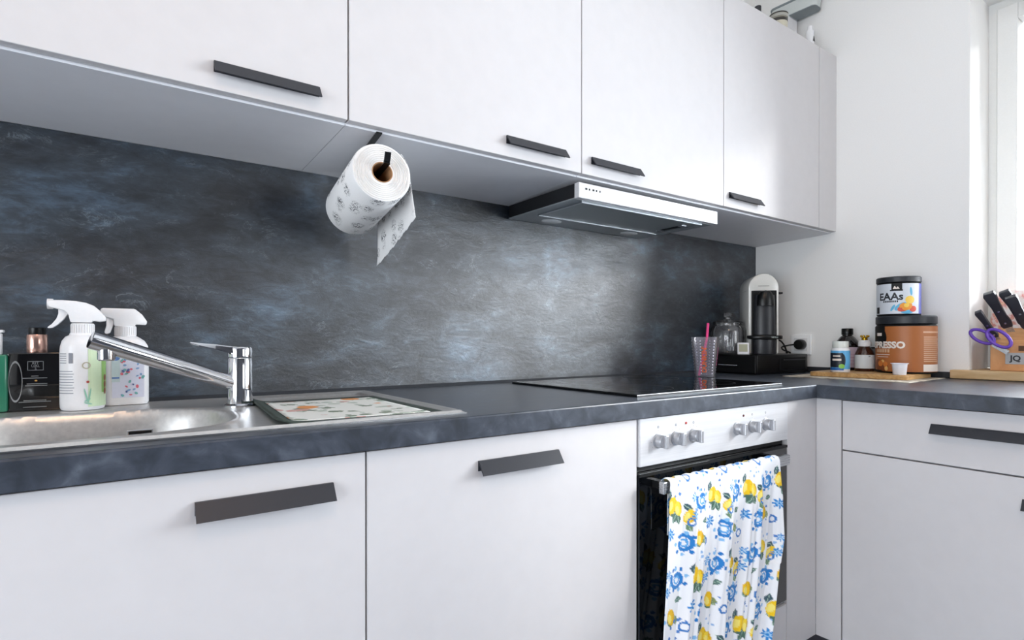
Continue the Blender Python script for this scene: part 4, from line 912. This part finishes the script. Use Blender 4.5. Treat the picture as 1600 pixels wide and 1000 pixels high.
# local y runs into the window, local x towards the viewer's right
prof = [(0, 0), (.082, 0), (.090, .075), (.078, .138), (.055, .122), (.012, .092), (0, .085)]
obj('block', prism(prof, 0, .150, 'x', bev=.002), M_block, kb)
f = onto(None, .0006, yflat=0)
lb = obj('label_plate', B((.038, .088, -.0018, -.0002, .022, .058), bev=.0005), mat('plate_grey', '#A9ACB0', .4), kb)
text('lettering', 'JQ', .024, onto(None, .0022, yflat=0), mat('print_dark', '#23262C', .5), lb, .063, .040, ex=.0008)
obj('slot', B((.070, .100, -.0012, .0, .064, .080)), mat('slot_dark', '#5A3F2A', .8), kb)
M_kn = mat('knife_handle_black', '#2A2A33', .4); M_riv = mat('rivet', '#D9D9DC', .2, metal=1)
def knife(base, tip, wd, th_, label, rivets):
    b0 = Vector(base); t0 = Vector(tip); L_ = (t0-b0).length; dz = (t0-b0).normalized()
    k = thing('kitchen_knife', label, 'knife', tuple(b0), group='knives in the wooden block')
    sd = Vector((.25, -1, 0)); sd = (sd-dz*sd.dot(dz)).normalized(); nn = dz.cross(sd)
    Mx = Matrix((sd, nn, dz)).transposed().to_4x4()
    out = [(-wd*.36, 0), (wd*.40, 0), (wd*.46, L_*.12), (wd*.36, L_*.30), (wd*.40, L_*.65), (wd*.50, L_*.90), (wd*.46, L_), (-wd*.42, L_*1.0), (-wd*.52, L_*.93), (-wd*.38, L_*.60), (-wd*.40, L_*.25), (-wd*.46, L_*.08)]
    t_ = prism(out, -th_/2, th_/2, 'y', bev=.002); b_ = bmesh.new(); merge(b_, t_, Mx); hnd = obj('handle', b_, M_kn, k, True)
    t_ = B((-wd*.30, wd*.30, -.001, .001, -.055, .0)); b_ = bmesh.new(); merge(b_, t_, Mx); obj('blade', b_, M_steel, k)
    for q_ in rivets:
        t_ = lathe_dir([(0, 0), (.0032, 0), (.0028, .0012), (0, .0016)], (0, -th_/2*1.0, L_*q_), (0, -1, 0), 12) if False else lathe_dir([(0, 0), (.0032, 0), (.0028, .0012), (0, .0016)], (0, th_/2, L_*q_), (0, 1, 0), 12)
        merge(t_, lathe_dir([(0, 0), (.0032, 0), (.0028, .0012), (0, .0016)], (0, -th_/2, L_*q_), (0, -1, 0), 12))
        b_ = bmesh.new(); merge(b_, t_, Mx); obj('rivet', b_, M_riv, hnd, True)
    return k
knife((.060, -.848, 1.072), (-.010, -.815, 1.180), .032, .020, 'large black-handled kitchen knife in the block above the scissors', (.14, .48))
knife((.080, -.884, 1.082), (.020, -.846, 1.185), .030, .018, 'black-handled kitchen knife at the back of the wooden block', (.12, .40))
knife((.055, -.898, 1.070), (-.005, -.868, 1.165), .032, .020, 'black-handled knife with rounded butt between the other knives and the window', (.14, .46))
knife((.028, -.826, 1.040), (-.035, -.795, 1.120), .020, .016, 'small black-handled paring knife next to the purple scissors', (.12, .48))
sz = thing('kitchen_scissors', 'scissors with purple loop handles hanging from the knife block', 'scissors', (-.006, -.826, 1.020), 0)
M_pur = mat('purple_plastic', '#6A45B5', .35)
def loop(cx, cz, a, b, rot, y0_=0):
    return [(-.004+y0_, -(cx+a*math.cos(t)*math.cos(rot)-b*math.sin(t)*math.sin(rot)), cz+a*math.cos(t)*math.sin(rot)+b*math.sin(t)*math.cos(rot)) for t in np.linspace(0, 2*PI, 33)]
obj('finger_loop', tube(loop(-.026, .020, .034, .017, -.55), .0050, 10), M_pur, sz, True)
obj('finger_loop', tube(loop(.018, .014, .036, .020, -.75, -.008), .0050, 10), M_pur, sz, True)
obj('blades', B((-.006, -.003, -.050, -.004, -.010, .004)), M_steel, sz).rotation_euler = (.62, 0, 0)
pk = thing('flowered_pot', 'pale pink and white flowered round pot behind the knives', 'pot', (.147, -.868, .9303))
obj('bowl', lathe([(0, 0), (.065, 0), (.075, .02), (.084, .09), (.087, .16), (.084, .22), (.072, .255), (.064, .262), (.058, .255), (.076, .215), (.078, .16), (0, .03)], 40, (0, 0, 0), .42, 1), ramp_mat('pink_floral', [(.42, '#F3EDEB'), (.52, '#EFD6D2'), (.58, '#DB8F8A'), (.66, '#E8B79A')], (1, 1, 1), 38, 3, rough=.4), pk, True)

# ------------------------------------------------------------------ things on top of the wall cabinets
TZ = ZUT-.0035
ca_ = thing('storage_tin', 'pale storage tin with dark ringed lid on top of the wall cabinet', 'tin', (-.248, -.250, TZ))
obj('body', lathe([(0, 0), (.029, 0), (.031, .003), (.031, .108), (0, .110)], 40), mat('tin_beige', '#C9C4B2', .45), ca_, True)
lid = obj('lid', lathe([(0, .1103), (.032, .1103), (.033, .112), (.033, .121), (.030, .123), (0, .123)], 40), mat('lid_grey', '#A8A69E', .4), ca_, True)
obj('rim', lathe([(.0265, .1232), (.0330, .1232), (.0332, .126), (.0300, .128), (.0265, .126), (.0265, .1232)], 40, cap=False), mat('lid_dark_brown', '#3A3732', .4), lid, True)
obj('dark_band', lathe([(.0312, .094), (.0316, .094), (.0316, .106), (.0312, .106), (.0312, .094)], 40, cap=False), mat('lid_dark_brown', '#3A3732', .4), ca_, True)
bx = thing('storage_carton', 'white upright carton on top of the wall cabinet by the side wall', 'carton', (-.062, -.150, TZ))
obj('carton', B((-.042, .042, -.050, .050, 0, .202), bev=.002), M_whitem, bx)
obj('flap', B((-.0425, .0425, -.0505, .0505, .2023, .2045)), mat('carton_grey_edge', '#B8BBBD', .5), bx)
ly = thing('storage_container', 'pale lidded plastic container lying on top of the white carton', 'container', (-.048, -.212, TZ+.2050), .06)
bm = bmesh.new(); rings = []
for zz, w_, d_ in ((0, .050, .160), (.004, .058, .168), (.044, .066, .178), (.048, .069, .182)):
    rings.append([bm.verts.new((x, y, zz)) for x, y in rrect(w_, d_, .018, 5)])
for a, b in zip(rings, rings[1:]):
    n = len(a)
    for i in range(n): bm.faces.new([a[i], a[(i+1) % n], b[(i+1) % n], b[i]])
bm.faces.new(rings[0][::-1]); bm.faces.new(rings[-1]); obj('tray', bm, mat('translucent_white', '#C9CECC', .3), ly, True)
obj('base_rim', prism(rrect(.062, .172, .018, 5), -.0002, .0030, 'z'), mat('lid_slate', '#7F888B', .4), ly)
obj('lid', prism(rrect(.076, .190, .020, 5), .0483, .0565, 'z', bev=.002), mat('lid_slate', '#7F888B', .4), ly, True)
sb = thing('small_bottle', 'little white bottle with a black mark on top of the wall cabinet', 'bottle', (-.100, -.292, TZ))
obj('body', lathe([(0, 0), (.014, 0), (.015, .002), (.015, .090), (.009, .098), (.009, .112), (0, .112)], 28), M_shiny, sb, True)
obj('mark', prism([(-.006, .050), (.006, .050), (0, .070)], -.0166, -.0154, 'y'), M_black, sb)
dk = thing('bottle_stopper', 'little dark grey stopper standing on top of the wall cabinet', 'stopper', (-.436, -.280, TZ))
obj('stem', lathe([(0, 0), (.010, 0), (.007, .052), (.011, .058), (.011, .080), (0, .083)], 20), mat('dark_grey_plastic', '#2A2C30', .4), dk, True)

# unseen ceiling lamp added to warm the wall cabinet fronts
cl = thing('warm_fill_lamp', 'round white ceiling lamp, unseen, added to warm the wall cabinets', 'lamp', (-2.4, -1.9, RH-.0005))
obj('shade', lathe([(0, -.090), (.10, -.082), (.16, -.055), (.18, -.015), (.18, 0), (0, 0)], 40), mat('warm_fill_glow', '#FFC590', .5, emit=18), cl, True)

for o_ in bpy.data.objects:
    if o_.type == 'MESH' and o_.parent and o_.name.split('.')[0] in ('label_print', 'label_speckle', 'dotted_print', 'symbol_print', 'button_marks', 'label_sprig', 'label_picture', 'label_fruit', 'label_small_print', 'label_black_field', 'label_emblem', 'label_dark_field', 'handle_bracket'): o_['kind'] = 'stuff'
